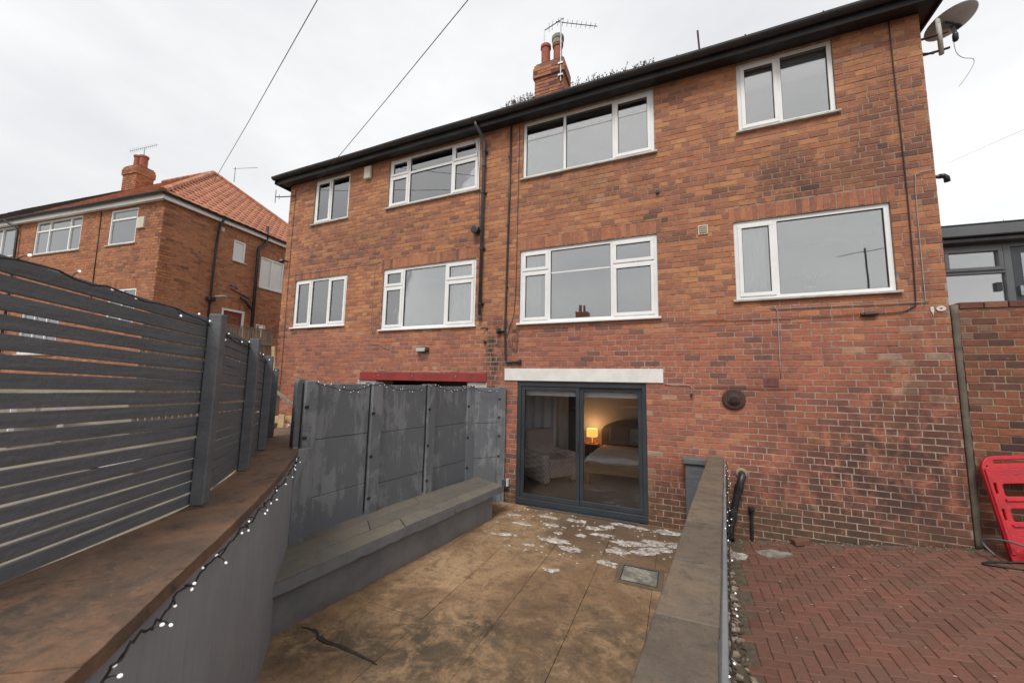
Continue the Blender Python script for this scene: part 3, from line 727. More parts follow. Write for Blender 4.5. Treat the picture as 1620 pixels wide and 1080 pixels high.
O1, F1 = [(0, 1, True)], [(0, 1, False)]
window(WINS['A'], [(0, .47, O1), (.47, 1, F1)], house, sill='sill')
window(WINS['B'], [(0, .235, [(0, .64, True), (.64, 1, True)]), (.235, .72, [(0, .66, False), (.66, 1, False)]), (.72, 1, [(0, .64, True), (.64, 1, True)])], house, sill='sill')
window(WINS['C'], [(0, .32, O1), (.32, .66, F1), (.66, 1, O1)], house)
window(WINS['D'], [(0, .235, [(0, .70, True), (.70, 1, True)]), (.235, .70, F1), (.70, 1, [(0, .70, True), (.70, 1, True)])], house)
window(WINS['E'], [(0, .345, F1), (.345, .72, F1), (.72, 1, O1)], house, sill='sill', reflection_bars=((0, .70), (1, .70), (2, .70)))
window(WINS['F'], [(0, .235, [(0, .70, True), (.70, 1, True)]), (.235, .70, F1), (.70, 1, [(0, .68, True), (.68, 1, True)])], house, reflection_bars=((2, .66),))
window(WINS['G'], [(0, .46, O1), (.46, 1, F1)], house, sill='sill')
window(WINS['H'], [(0, .29, O1), (.29, 1, F1)], house, sill='sill')
# dim rooms behind the panes
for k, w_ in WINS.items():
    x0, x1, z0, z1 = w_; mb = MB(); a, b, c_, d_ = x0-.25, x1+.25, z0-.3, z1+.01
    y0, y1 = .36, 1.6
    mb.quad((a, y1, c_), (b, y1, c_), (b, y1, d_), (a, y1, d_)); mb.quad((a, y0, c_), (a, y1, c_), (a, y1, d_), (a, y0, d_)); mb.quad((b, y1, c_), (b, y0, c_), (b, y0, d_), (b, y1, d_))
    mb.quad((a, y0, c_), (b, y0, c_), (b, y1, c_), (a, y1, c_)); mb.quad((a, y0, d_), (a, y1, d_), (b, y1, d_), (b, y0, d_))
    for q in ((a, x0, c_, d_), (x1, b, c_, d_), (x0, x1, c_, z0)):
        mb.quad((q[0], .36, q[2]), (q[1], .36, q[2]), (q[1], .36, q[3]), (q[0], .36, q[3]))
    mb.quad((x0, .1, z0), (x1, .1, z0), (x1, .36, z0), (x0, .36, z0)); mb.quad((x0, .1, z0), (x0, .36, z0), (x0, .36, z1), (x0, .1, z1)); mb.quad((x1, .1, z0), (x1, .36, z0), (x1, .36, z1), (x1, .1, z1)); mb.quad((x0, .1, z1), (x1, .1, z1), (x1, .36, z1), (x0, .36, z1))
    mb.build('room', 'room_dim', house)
def drape(x0, x1, z0, z1, y, folds, amp, mat, label, cat, name='net_curtain'):
    mb = MB(); n = int(folds*8); i = 0
    for k in range(n+1):
        t = k/n; x = x0+(x1-x0)*t; a = amp*math.sin(t*folds*6.283)+amp*.4*math.sin(t*folds*2.1+1)
        for zz, f in ((z0, 1.15), ((z0+z1)/2, 1), (z1, .8)): mb.v.append((x, y+a*f, zz))
    for k in range(n):
        for q in range(2): mb.f.append((k*3+q, (k+1)*3+q, (k+1)*3+q+1, k*3+q+1))
    o = mb.build(name, mat, None, True); m = o.modifiers.new('thick', 'SOLIDIFY'); m.thickness = .004
    return tag(o, label, cat)
w_ = WINS
drape(w_['A'][0], w_['A'][1], w_['A'][2], w_['A'][3], .135, 7, .014, 'net', 'pale curtain behind the small upper window at the far left', 'curtain')
drape(w_['B'][0], w_['B'][0]+.45, w_['B'][2], w_['B'][3], .135, 6, .014, 'net', 'pale curtain in the left light of the wide upper window beside the black downpipe', 'curtain')
drape(w_['C'][0]+.02, w_['C'][1]-.02, w_['C'][2], w_['C'][3], .135, 20, .006, 'curtain', 'pale blind behind the three light lower window at the far left', 'blind', 'window_blind')
drape(w_['D'][0], w_['D'][0]+.5, w_['D'][2], w_['D'][3], .135, 7, .014, 'net', 'pale curtain in the left light of the big lower window above the red lintel', 'curtain')
drape(w_['D'][1]-.62, w_['D'][1], w_['D'][2], w_['D'][3], .135, 7, .014, 'net', 'pale curtain in the right light of the big lower window above the red lintel', 'curtain')
drape(w_['G'][0], w_['G'][1], w_['G'][3]-.42, w_['G'][3], .125, 3, .003, 'net', 'white sheet standing for a reflection in the upper window nearest the satellite dish', 'blind', 'blind_or_reflection')  # white sheet added to imitate the bright reflection across the upper panes
drape(w_['H'][0], w_['H'][0]+.42, w_['H'][2], w_['H'][3], .135, 6, .014, 'net', 'pale curtain at the left edge of the lower window nearest the painted number', 'curtain')
drape(w_['F'][0], w_['F'][0]+.38, w_['F'][2], w_['F'][3], .135, 6, .014, 'net', 'pale curtain in the left light of the big window above the white lintel', 'curtain')
# spider plant and ornaments behind window H / F
sp = thing('spider_plant', 'potted spider plant inside the lower window nearest the painted number', 'plant', (1.75, .2, w_['H'][2]+.06))
MB().lathe([(.05, 0), (.075, .1), (.08, .11)], (1.75, .2, w_['H'][2]+.06), n=14).build('pot', 'white_plastic', sp, True)
lf = MB()
for k in range(16):
    a = k*.41+random.uniform(-.2, .2); L = random.uniform(.16, .32); pts = [Vector((1.75, .2, w_['H'][2]+.16))+Vector((math.cos(a)*L*t, math.sin(a)*L*t*.4, .20*math.sin(t*2.4)*random.uniform(.8, 1))) for t in (0, .25, .5, .75, 1)]
    lf.tube(pts, [.006, .008, .007, .005, .002], 4)
lf.build('leaves', 'grass', sp)
# ---- roof edge
roofm = MB()
ov = .27; rx0, rx1, ry0, ry1 = HX0-ov, HX1+.17, -ov, 8.5; rz = 5.19; hgt = 2.4; hy = (ry0+ry1)/2; hip = 4.2
A_, B_, C_, D_ = (rx0, ry0, rz), (rx1, ry0, rz), (rx1, ry1, rz), (rx0, ry1, rz); E_, F_ = (rx0+hip, hy, rz+hgt), (rx1-hip, hy, rz+hgt)
roofm.quad(A_, B_, F_, E_); roofm.quad(C_, D_, E_, F_); roofm.quad(B_, C_, F_); roofm.quad(D_, A_, E_)
roof = roofm.build('roof', 'slate', house)
tl = MB(); x = rx0+.01
while x < rx1-.05:                         # the first course of tiles showing over the gutter
    w2 = .2; tl.obox((x+w2/2, ry0+.10, rz+.075+random.uniform(-.006, .006)), ((1,0,0),(0,.87,.49),(0,-.49,.87)), (w2/2-.004, .17, .011)); x += w2
stuff(tl.build('tile', 'slate', roof))
sf = MB(); sf.box(rx0+.02, rx1-.02, ry0+.06, -.004, 5.075, 5.09); sf.build('soffit', 'black', roof)
MB().box(rx0+.02, rx1-.05, ry0+.035, ry0+.058, 5.035, 5.215).build('fascia', 'gutter', roof)
sf = MB(); sf.box(HX1+.006, rx1-.02, .0, 8.3, 5.077, 5.092); sf.build('soffit', 'soffit', roof)
MB().box(rx1-.022, rx1, ry0+.0, 8.4, 5.03, 5.22).build('bargeboard', 'soffit', roof)
MB().box(rx0, rx0+.022, ry0, 8.4, 5.05, 5.22).build('bargeboard', 'gutter', roof)
def half_gutter(p0, p1, r, mat, parent, out=(0,-1,0)):
    p0, p1, out = Vector(p0), Vector(p1), Vector(out); mb = MB(); n = 9; up = Vector((0,0,1)); seg = 24
    for k in range(seg+1):
        p = p0+(p1-p0)*k/seg+up*(.012*math.sin(k*.9)*.5)
        for rr in (r, r-.006):
            for j in range(n):
                t = math.pi*j/(n-1); mb.v.append(tuple(p+out*(-math.cos(t)*rr)-up*(math.sin(t)*rr)))
    for k in range(seg):
        a, b = k*2*n, (k+1)*2*n
        for j in range(n-1): mb.f.append((a+j, b+j, b+j+1, a+j+1)); mb.f.append((a+n+j+1, b+n+j+1, b+n+j, a+n+j))
        mb.f.append((a, a+n, b+n, b)); mb.f.append((a+n-1, b+n-1, b+2*n-1, a+2*n-1))
    return mb.build('gutter', mat, parent, False)
half_gutter((rx0-.01, ry0-.03, 5.205), (rx1+.01, ry0-.03, 5.185), .072, 'gutter', roof)
for k in range(14):
    x = rx0+.4+k*.93; MB().tube([(x, ry0+.04, 5.21), (x, ry0-.02, 5.125), (x, ry0-.105, 5.20)], .009, 6).build('gutter_bracket', 'gutter', roof)
MB().tube([(.42, ry0-.04, 5.16), (.40, ry0-.05, 5.55)], .014, 8).build('vent_pipe', 'rust', roof)
# weeds growing in the gutter
def weeds(x0, x1, n, hmin, hmax, label, seed):
    rd = random.Random(seed); mb = MB()
    for k in range(n):
        x = rd.uniform(x0, x1); h = rd.uniform(hmin, hmax); y = ry0-.03+rd.uniform(-.04, .04); lx, ly = rd.uniform(-.07, .07), rd.uniform(-.06, .03)
        top = Vector((x+lx, y+ly, 5.17+h)); mb.tube([(x, y, 5.17), (x+lx*.4, y+ly*.3, 5.17+h*.6), top], [.0035, .003, .002], 4)
        for q in range(rd.randint(3, 7)):
            c = Vector((x, y, 5.17)).lerp(top, rd.uniform(.4, 1.05)); s = rd.uniform(.008, .02); d = Vector((rd.uniform(-1, 1), rd.uniform(-1, 1), rd.uniform(-.5, 1))).normalized(); e = d.cross(Vector((.3, .5, .8))).normalized()
            mb.quad(c, c+d*s+e*s*.5, c+d*s*2, c+d*s-e*s*.5)
    return stuff(mb.build('gutter_weeds', 'foliage'), label, 'weeds')
weeds(-2.95, -2.3, 70, .06, .22, 'clump of dry weeds in the gutter left of the chimney', 3)
weeds(-1.6, -.25, 75, .04, .17, 'thin row of dry weeds in the gutter right of the chimney', 4)
# ---- chimney
def chimney(cx, cy, w, d, z0, z1, U, V, parent, mat, mort, pots, brim=.038):
    U, V = Vector(U), Vector(V); c = Vector((cx, cy, 0))
    core = MB(); core.obox(c+Vector((0,0,(z0+z1)/2)), (U, V, (0,0,1)), (w/2-.006, d/2-.006, (z1-z0)/2)); co = core.build('chimney', mort, parent)
    mb = MB()
    zc = z1-4*PZ
    for (za, zb, gr) in ((z0, zc, 0), (zc, z1-PZ, brim), (z1-PZ, z1+.01, brim*.4)):
        for (o, u, n, L) in ((c-U*(w/2+gr)-V*(d/2+gr), U, -V, w+2*gr), (c+U*(w/2+gr)-V*(d/2+gr), V, U, d+2*gr), (c-U*(w/2+gr)+V*(d/2+gr), -V, -U, d+2*gr), (c+U*(w/2+gr)+V*(d/2+gr), -U, V, w+2*gr)):
            f_, c_ = lay(0, L, za, zb, [], z1, 0)
            for r in f_+c_: brick_into(mb, r, o, u, n, .006+(0 if gr == 0 else 0))
        if gr:
            core2 = MB(); core2.obox(c+Vector((0,0,(za+zb)/2)), (U, V, (0,0,1)), (w/2+gr-.004, d/2+gr-.004, (zb-za)/2-.002)); core2.build('corbel', mort, co)
    stuff(mb.build('brickwork', mat, co))
    MB().obox(c+Vector((0,0,z1+.03)), (U, V, (0,0,1)), (w/2-.02, d/2-.02, .03)).build('flaunching', 'moss', co)
    for (pu, pv, r, h) in pots:
        q = c+U*pu+V*pv+Vector((0,0,z1+.03))
        MB().lathe([(r*1.05, 0), (r*1.05, .05), (r*.92, .08), (r*.9, h-.09), (r*1.08, h-.07), (r*1.08, h), (r*.8, h), (r*.8, h-.1)], q, n=24).build('pot', 'pot', co)
    return co
chm = chimney(-2.66, 1.75, .70, .50, 5.6, 7.62, (1,0,0), (0,1,0), house, 'brick', 'mortar', [(-.17, 0, .12, .66), (.13, .03, .115, .62)])
MB().lathe([(.135, .60), (.135, .72), (.15, .73), (.15, .82), (.10, .87)], (-2.53, 1.78, 7.65), n=20).build('cowl', 'cover', chm)
# ---- door lintels, garage opening
MB().box(-2.954, -.228, -.016, .10, .040, .258).build('lintel', 'white_lintel', house, bevel=.004)
lr = MB(); lr.box(-6.49, -3.33, -.012, .10, .004, .163); rl = lr.build('lintel', 'red_steel', house)
MB().box(-6.49, -3.33, -.05, -.0125, .004, .016).build('flange', 'red_steel', rl)
for x in (-5.95, -5.05, -4.0): MB().lathe([(.016, 0), (.016, .012)], (x, -.012, .10), (0,-1,0), 8).build('bolt', 'metal', rl)
for x0, x1 in ((-6.55, -6.02), (-3.74, -3.32)): MB().box(x0, x1, -.01, .08, -.16, -.004).build('padstone', 'sill', house, bevel=.004)
gi = MB(); gi.box(-6.2, -3.5, 1.2, 1.25, -2.3, .3); gi.box(-6.25, -6.2, .36, 1.2, -2.3, .3); gi.box(-3.5, -3.45, .36, 1.2, -2.3, .3); gi.box(-6.2, -3.5, .36, 1.2, .05, .1); gi.build('doorway', 'dark_wood', house)
# ---- sliding door
fx0, fx1, fz0, fz1 = DOOR; d0, d1 = .02, .12
fr = MB(); t = .07
fr.box(fx0, fx1, d0, d1, fz1-.085, fz1); fr.box(fx0, fx1, d0-.01, d1, fz0, fz0+.07); fr.box(fx0, fx0+t, d0+.001, d1, fz0+.07, fz1-.085); fr.box(fx1-t, fx1, d0+.001, d1, fz0+.07, fz1-.085)
sdoor = fr.build('sliding_door', 'anth', house, bevel=.003)
xm = -1.60
for a, b, q in ((fx0+t+.003, xm+.035, .035), (xm+.0355, fx1-t-.003, .058)):
    s = MB(); e = .062; za, zb = fz0+.073, fz1-.088
    s.box(a, b, q, q+.045, zb-e, zb); s.box(a, b, q, q+.045, za, za+e*1.25); s.box(a, a+e, q+.0005, q+.045, za+e*1.25, zb-e); s.box(b-e, b, q+.0005, q+.045, za+e*1.25, zb-e)
    s.build('sash', 'anth', sdoor, bevel=.003)
    MB().box(a+e-.004, b-e+.004, q+.018, q+.026, za+e*1.25-.004, zb-e+.004).build('pane', 'glass_door', sdoor)
MB().box(xm+.012, xm+.028, .018, .035, -1.15, -.95).build('handle', 'black', sdoor)
MB().box(fx0+.01, fx1-.01, -.02, d0-.0105, fz0-.02, fz0+.03).build('threshold', 'anth', sdoor)

# ------------------------------------------------------------------ bedroom behind the glass
RX0, RX1, RY0, RY1, RZ0, RZ1 = -3.55, .35, .37, 3.85, -2.05, .25
struct(MB().box(RX0, RX1, .121, RY1, RZ0-.05, RZ0).build('bedroom_floor', 'carpet'))
struct(MB().box(RX0-.05, RX1+.05, RY0, RY1+.05, RZ1, RZ1+.05).build('bedroom_ceiling', 'room_white'))
rw = MB(); rw.box(RX0-.05, RX1+.05, RY1, RY1+.05, RZ0-.05, RZ1); struct(rw.build('bedroom_wall_back', 'room_wall'))
struct(MB().box(RX0-.05, RX0, RY0, RY1, RZ0-.05, RZ1).build('bedroom_wall_left', 'room_white'))
struct(MB().box(RX1, RX1+.05, RY0, RY1, RZ0-.05, RZ1).build('bedroom_wall_right', 'room_wall'))
rw = MB(); rw.box(RX0, fx0-.001, RY0-.02, RY0, RZ0, RZ1); rw.box(fx1+.001, RX1, RY0-.02, RY0, RZ0, RZ1); rw.box(fx0-.001, fx1+.001, RY0-.02, RY0, fz1+.001, RZ1); struct(rw.build('bedroom_wall_front', 'room_wall'))
for k, (a, b) in enumerate(((fx0+.1, xm-.0), (xm+.06, fx1-.1))):
    rb = thing('blind_or_reflection', 'white roller blind rolled up at the top of the %s glass door' % ('left' if k == 0 else 'right'), 'blind', ((a+b)/2, .2, fz1-.2))
    MB().lathe([(.03, 0), (.03, b-a)], (a, .20, fz1-.15), (1,0,0), 14).build('roll', 'white_plastic', rb, True)
    MB().box(a+.01, b-.01, .168, .172, fz1-.235, fz1-.14).build('fabric', 'white_plastic', rb)
    MB().box(a+.01, b-.01, .164, .178, fz1-.252, fz1-.236).build('bottom_rail', 'white_plastic', rb)
drape(-3.5, -2.6, RZ0+.03, .2, 2.1, 4, .05, 'curtain', 'long pale curtain hanging at the left of the bedroom behind the armchair', 'curtain', 'long_curtain')
drape(-3.1, -2.5, RZ0+.03, .2, 2.9, 3, .05, 'curtain', 'long pale curtain deeper in the bedroom beside the dark upright mirror', 'curtain', 'long_curtain')
mi = thing('standing_mirror', 'tall dark framed mirror standing behind the armchair', 'mirror', (-2.35, 2.5, RZ0))
MB().box(-2.42, -2.22, 2.48, 2.52, RZ0, -.25).build('frame', 'dark_wood', mi); MB().box(-2.39, -2.25, 2.472, 2.479, RZ0+.06, -.31).build('glass', 'steel_dk', mi)
# armchair (faces right and toward the glass)
def soft(mb, name, mat, parent, lv=2, bev=.03):
    me = mb.mesh(name, mat); b = bmesh.new(); b.from_mesh(me); bmesh.ops.bevel(b, geom=b.edges[:], offset=bev, segments=3, affect='EDGES', profile=.6, clamp_overlap=True)
    for f in b.faces: f.smooth = True
    b.to_mesh(me); b.free(); return link(name, me, parent)
ac = thing('armchair', 'high backed patterned brown armchair behind the left glass door', 'armchair', (-2.6, 1.5, RZ0))
an = R(35); ca, sa = math.cos(an), math.sin(an); F = Vector((ca, -sa, 0)); Sd = Vector((sa, ca, 0)); Z3 = Vector((0,0,1)); c0 = Vector((-2.58, 1.55, RZ0))
soft(MB().obox(c0+F*.04+Z3*.30, (F, Sd, Z3), (.40, .30, .13)), 'seat', 'armchair', ac)
soft(MB().obox(c0+F*.06+Z3*.46, (F, Sd, Z3), (.37, .29, .07)), 'cushion', 'armchair', ac, bev=.05)
bk = (Sd.cross(Vector((0,0,1))).normalized(),)
tiltv = (Z3*1-F*.16).normalized(); fb_ = tiltv.cross(Sd).normalized()
soft(MB().obox(c0-F*.38+Z3*.60, (fb_, Sd, tiltv), (.10, .36, .45)), 'backrest', 'armchair', ac, bev=.07)
for s_ in (-1, 1): soft(MB().obox(c0+F*.02+Sd*(.37*s_)+Z3*.35, (F, Sd, Z3), (.42, .085, .28)), 'arm', 'armchair', ac, bev=.06)
for a in (-1, 1):
    for b in (-1, 1): MB().tube([c0+F*(.3*a)+Sd*(.3*b)+Z3*.10, c0+F*(.32*a)+Sd*(.32*b)], [.022, .016], 8).build('leg', 'dark_wood', ac)
# bed
bd = thing('bed', 'oak framed bed with white covers behind the right glass door', 'bed', (-1.1, 2.6, RZ0))
bx0, bx1, by0, by1 = -1.85, -.35, 1.6, 3.62
MB().box(bx0, bx1, by0, by0+.04, -1.80, -1.60).build('foot_board', 'oak', bd, bevel=.006)
for x in (bx0, bx1-.03): MB().box(x, x+.03, by0+.041, by1, -1.79, -1.62).build('side_rail', 'oak', bd)
for x in (bx0+.04, bx1-.10):
    for y in (by0+.045, by1-.1): MB().box(x, x+.06, y, y+.06, RZ0, -1.795).build('leg', 'oak', bd)
soft(MB().box(bx0+.03, bx1-.03, by0+.045, by1, -1.66, -1.52), 'mattress', 'duvet', bd, bev=.04)
dv = MB(); nx, ny = 26, 30
for j in range(ny+1):
    for i in range(nx+1):
        u, v = i/nx, j/ny; x = bx0-.03+(bx1-bx0+.06)*u; y = by0-.0+1.35*v
        ed = min(u, 1-u)*nx; dr_ = .12*max(0, 1-ed/2)**2; dr_ += .10*max(0, 1-v*ny/2)**2
        z = -1.47+.02*math.sin(x*9+y*5)*math.cos(y*7-x*3)+random.uniform(-.004, .004)-dr_; dv.v.append((x, y, z))
for j in range(ny):
    for i in range(nx): a = j*(nx+1)+i; dv.f.append((a, a+1, a+nx+2, a+nx+1))
o = dv.build('duvet', 'duvet', bd, True); m = o.modifiers.new('thick', 'SOLIDIFY'); m.thickness = .03
hb = [(-1.86+1.52*k/24, 0) for k in range(25)]
hbp = [(-1.86, -2.05), (-.34, -2.05)]+[(-.34-1.52*k/24, -1.15+.28*math.sin(math.pi*k/24)**.6) for k in range(25)]
curve_plate('headboard', hbp, [], 'headboard', Matrix(((1,0,0,0),(0,0,-1,3.68),(0,1,0,0),(0,0,0,1))), .05, .006, bd)
def pillow(c, w, h, mat, label, lean=.35, rz_=0):
    mb = MB(); n = 14
    for s_ in (1, -1):
        for j in range(n+1):
            for i in range(n+1):
                u, v = i/n*2-1, j/n*2-1; e = (max(0, 1-abs(u)**3)*max(0, 1-abs(v)**3))**.5
                sx = 1-.06*v*v; sy = 1-.06*u*u; mb.v.append((u*w/2*sy, s_*-.08*e, v*h/2*sx))
    N1 = (n+1)**2
    for q in (0, 1):
        for j in range(n):
            for i in range(n): a = q*N1+j*(n+1)+i; f_ = (a, a+1, a+n+2, a+n+1); mb.f.append(f_ if q == 0 else f_[::-1])
    o = mb.build('pillow', mat, None, True); o.location = c; o.rotation_euler = (-lean, 0, rz_); return tag(o, label, 'pillow')
pillow((-1.38, 3.30, -1.23), .5, .46, 'medallion', 'square cushion with a round medallion pattern on the bed')
pillow((-.98, 3.42, -1.25), .55, .42, 'blanket', 'plain pale blue grey pillow beside the medallion cushion', .3)
pillow((-.62, 3.25, -1.25), .42, .42, 'medallion', 'patterned cushion at the right edge of the door glass')
bt = thing('bedside_table', 'small bedside table under the lit lamp', 'table', (-2.08, 3.55, RZ0))
MB().box(-2.25, -1.92, 3.38, 3.72, -1.53, -1.50).build('top', 'oak', bt); MB().box(-2.24, -1.93, 3.39, 3.71, -2.0, -1.531).build('body', 'dark_wood', bt)
tl_ = thing('table_lamp', 'lit table lamp with glowing yellow square shade on the bedside table', 'lamp', (-2.08, 3.53, -1.50))
MB().lathe([(.07, 0), (.07, .015), (.014, .03), (.014, .16)], (-2.08, 3.53, -1.50), n=16).build('base', 'lamp_base', tl_, True)
sh = MB()
for s_, (dx, dy) in enumerate(((0, -1), (1, 0), (0, 1), (-1, 0))):
    c_ = Vector((-2.08+dx*.115, 3.53+dy*.115, -1.23)); sh.obox(c_, ((dy, -dx, 0) if dy else (0, 1, 0), (dx, dy, 0), (0,0,1)), (.115, .003, .10))
sh.build('lamp_shade', 'lampshade', tl_)
ld = bpy.data.lights.new('lamp_bulb', 'POINT'); ld.energy = 2.0; ld.color = (1, .62, .28); ld.shadow_soft_size = .05
lo = bpy.data.objects.new('lamp_bulb', ld); COL.objects.link(lo); lo.location = (-2.08, 3.53, -1.10); setp(lo, tl_)
lo.location = (-2.08, 3.53, -1.08)

# ------------------------------------------------------------------ pipes, cables and fittings on the front wall
dp = MB().tube([(-3.58, -.30, 5.14), (-3.57, -.29, 5.06), (-3.50, -.09, 4.90), (-3.49, -.06, 4.80), (-3.49, -.06, 1.27)], .034, 12).build('downpipe', 'pipe_grey', house, True)
for z in (4.62, 3.75, 2.6, 1.5): MB().lathe([(.042, -.02), (.042, .02)], (-3.49, -.06, z), (0,0,1), 14).build('bracket', 'black', dp); MB().box(-3.55, -3.43, -.03, -.002, z-.02, z+.02).build('bracket', 'black', dp)
MB().lathe([(.045, -.05), (.045, .05)], (-3.49, -.06, 4.35), (0,0,1), 14).build('collar', 'pipe_grey', dp)
MB().lathe([(.039, 0), (.039, .06), (.03, .07)], (-3.49, -.06, 1.27), (0,0,-1), 14).build('cap', 'pipe_grey', dp)
wp = MB().tube([(-2.915, -.03, 5.03), (-2.93, -.03, 3.35), (-2.955, -.03, 1.0), (-2.93, -.03, .42), (-2.90, -.03, .37), (-2.63, -.03, .375)], .019, 10).build('waste_pipe', 'black', house, True)
MB().lathe([(.035, 0), (.048, .03), (.048, .05), (.03, .06)], (-2.68, -.03, .375), (1,0,0), 12).build('end_collar', 'black', wp)
MB().tube([(-2.955, -.03, .955), (-3.08, -.035, .955)], .02, 8).build('branch', 'black', wp); MB().lathe([(.05, 0), (.05, .05), (.035, .06)], (-3.06, -.035, .955), (-1,0,0), 12).build('branch_cap', 'black', wp)
for z in (4.4, 3.0, 1.8): MB().lathe([(.026, -.015), (.026, .015)], (-2.938, -.03, z), (0,0,1), 10).build('bracket', 'black', wp)
def cable(pts, r, mat, name='cable'): return MB().tube(catmull([(x, y, z) for x, y, z in pts], 4), r, 5).build(name, mat, house, True)
cable([(-2.74, -.012, 5.0), (-2.75, -.012, 3.2), (-2.77, -.012, 1.47), (-2.87, -.012, 1.02), (-2.92, -.02, .85)], .005, 'cable_blk')
cable([(-2.90, -.02, .80), (-2.78, -.03, .60), (-2.72, -.03, .72), (-2.78, -.03, .86), (-2.80, -.02, .70), (-2.72, -.012, .55), (-2.70, -.012, .9), (-2.64, -.012, .985), (-.29, -.012, 1.0), (.91, -.012, .975), (2.2, -.012, .985)], .0045, 'cable_brn')
cable([(2.37, -.012, .985), (2.62, -.012, .995), (2.74, -.012, 1.06), (2.775, -.012, 1.2), (2.79, -.012, 2.45), (2.78, -.012, 3.97), (2.77, -.012, 5.06)], .007, 'cable_blk')
jb = MB(); jb.tube([(2.215, -.025, .985), (2.245, -.025, .985), (2.25, -.025, .985), (2.36, -.025, .987), (2.365, -.025, .987), (2.395, -.025, .987)], [.02, .02, .028, .028, .02, .02], 10); jb.build('junction', 'black', house)
cable([(3.07, -.012, 2.83), (2.90, -.012, 2.81), (2.885, -.012, 2.75), (2.87, -.012, 2.34), (2.865, -.012, 1.2), (2.85, -.012, 1.125), (2.78, -.012, 1.115), (1.33, -.012, 1.12), (1.305, -.012, 1.08), (1.30, -.012, .14)], .0055, 'cable_gry')
cable([(-3.80, -.30, 5.16), (-3.78, -.05, 5.0), (-3.66, -.02, 4.6), (-3.60, -.012, 3.86), (-3.57, -.012, 3.0)], .004, 'cable_blk')
cable([(-9.12, -.012, 4.95), (-9.12, -.012, 3.0), (-9.10, -.012, 1.2), (-9.08, -.012, -.9)], .006, 'cable_brn')
cable([(-9.1, -.012, 2.62), (-6.3, -.012, 2.62), (-6.24, -.012, 2.5), (-6.25, -.012, .95), (-6.0, -.012, .78), (-5.7, -.012, .66)], .0045, 'cable_gry')
cable([(-.22, -.012, .035), (-.1, -.015, .015), (.15, -.012, .005), (.16, -.012, -.12)], .006, 'cable_gry')
cable([(.2, -.012, -.02), (.7, -.012, .0), (1.1, -.014, -.015), (1.5, -.012, .0)], .004, 'cable_brn')
MB().lathe([(.02, 0), (.02, .02)], (.16, -.012, -.13), (0,-1,0), 8).build('cable_clip', 'black', house)
MB().box(-6.70, -6.50, -.075, -.001, 4.69, 5.0).build('alarm_box', 'cream', house, bevel=.015)
fl = MB().lathe([(.06, 0), (.06, .05), (.085, .07), (.085, .13), (.05, .14)], (-3.62, -.0, 2.99), (0,-1,0), 14).build('boiler_flue', 'black', house)
lt = MB().box(-4.94, -4.66, -.10, -.001, .60, .69).build('bulkhead_light', 'pipe_grey', house, bevel=.02)
MB().box(-4.91, -4.69, -.125, -.101, .59, .665).build('diffuser', 'sill', lt, bevel=.01)
sl = MB().tube([(-9.2, -.0, 3.0), (-9.22, -.09, 2.99)], .02, 8).build('sensor', 'black', house); MB().lathe([(.03, 0), (.05, .03), (.05, .09), (.03, .11)], (-9.23, -.09, 3.0), (-.5,-.6,-.35), 12).build('sensor_head', 'black', sl)
sv = MB().box(.325, .465, -.02, -.001, 2.345, 2.495).build('square_vent', 'cream', house, bevel=.004)
for k in range(4): MB().obox((.395, -.024, 2.37+k*.033), ((1,0,0),(0,.8,-.6),(0,.6,.8)), (.056, .014, .002)).build('louvre', 'cream', sv)
# terracotta air brick with a grid of holes
hl = []
for i in range(9):
    for j in range(5): hl.append(rrect(1.118+i*.0163, 1.128+i*.0163, .040+j*.018, .050+j*.018, .002, 1))
curve_plate('air_brick', [(1.10, .025), (1.27, .025), (1.27, .14), (1.10, .14)], hl, 'pot_dark', Matrix(((1,0,0,0),(0,0,-1,-.006),(0,1,0,0),(0,0,0,1))), .012, .001, house)
MB().box(1.10, 1.27, .004, .0065, .025, .14).build('vent_back', 'rubber', house)
dc = MB().lathe([(.15, 0), (.15, .02), (.135, .032), (.085, .034), (.08, .05), (.06, .055)], (.715, -.004, -.175), (0,-1,0), 28).build('flue_plate', 'rust', house)
MB().lathe([(.055, .05), (.058, .075), (.04, .08)], (.715, -.004, -.175), (0,-1,0), 18).build('flue_cap', 'black', dc)
for k in range(5): MB().obox((.68+k*.018, -.086, -.175), ((1,0,0),(0,1,0),(0,0,1)), (.003, .003, .045)).build('flue_bar', 'rust', dc)
# sloping waste pipe and small stub at the foot of the wall
w2 = MB().tube([(.775, .0, -1.215), (.775, -.07, -1.23), (.74, -.09, -1.33), (.655, -.09, -1.68), (.60, -.10, -1.95), (.60, -.10, -2.15)], .045, 12).build('soil_pipe', 'black', house, True)
MB().lathe([(.055, -.05), (.055, .05)], (.72, -.09, -1.41), (-.24, 0, -1), 14).build('collar', 'black', w2); MB().lathe([(.055, -.05), (.055, .05)], (.63, -.095, -1.80), (-.2, 0, -1), 14).build('collar', 'black', w2)
MB().lathe([(.078, 0), (.07, .008), (.06, .012)], (.775, -.003, -1.215), (0,-1,0), 16).build('mortar_patch', 'mortar_dark', w2)
MB().tube([(.87, -.035, -1.68), (.86, -.035, -2.12)], .022, 10).build('stub_pipe', 'black', house); MB().lathe([(.04, 0), (.04, .05)], (.87, -.035, -1.70), (0,0,1), 12).build('stub_cap', 'black', house)
sr = MB().tube([(3.02, .16, 2.80), (3.22, .16, 2.80), (3.25, .16, 2.785), (3.26, .16, 2.73)], .024, 10).build('overflow_pipe', 'pipe_grey', house, True); MB().tube([(3.19, .16, 2.80), (3.235, .16, 2.80), (3.262, .16, 2.775), (3.265, .16, 2.715)], .031, 10).build('elbow', 'black', sr, True)
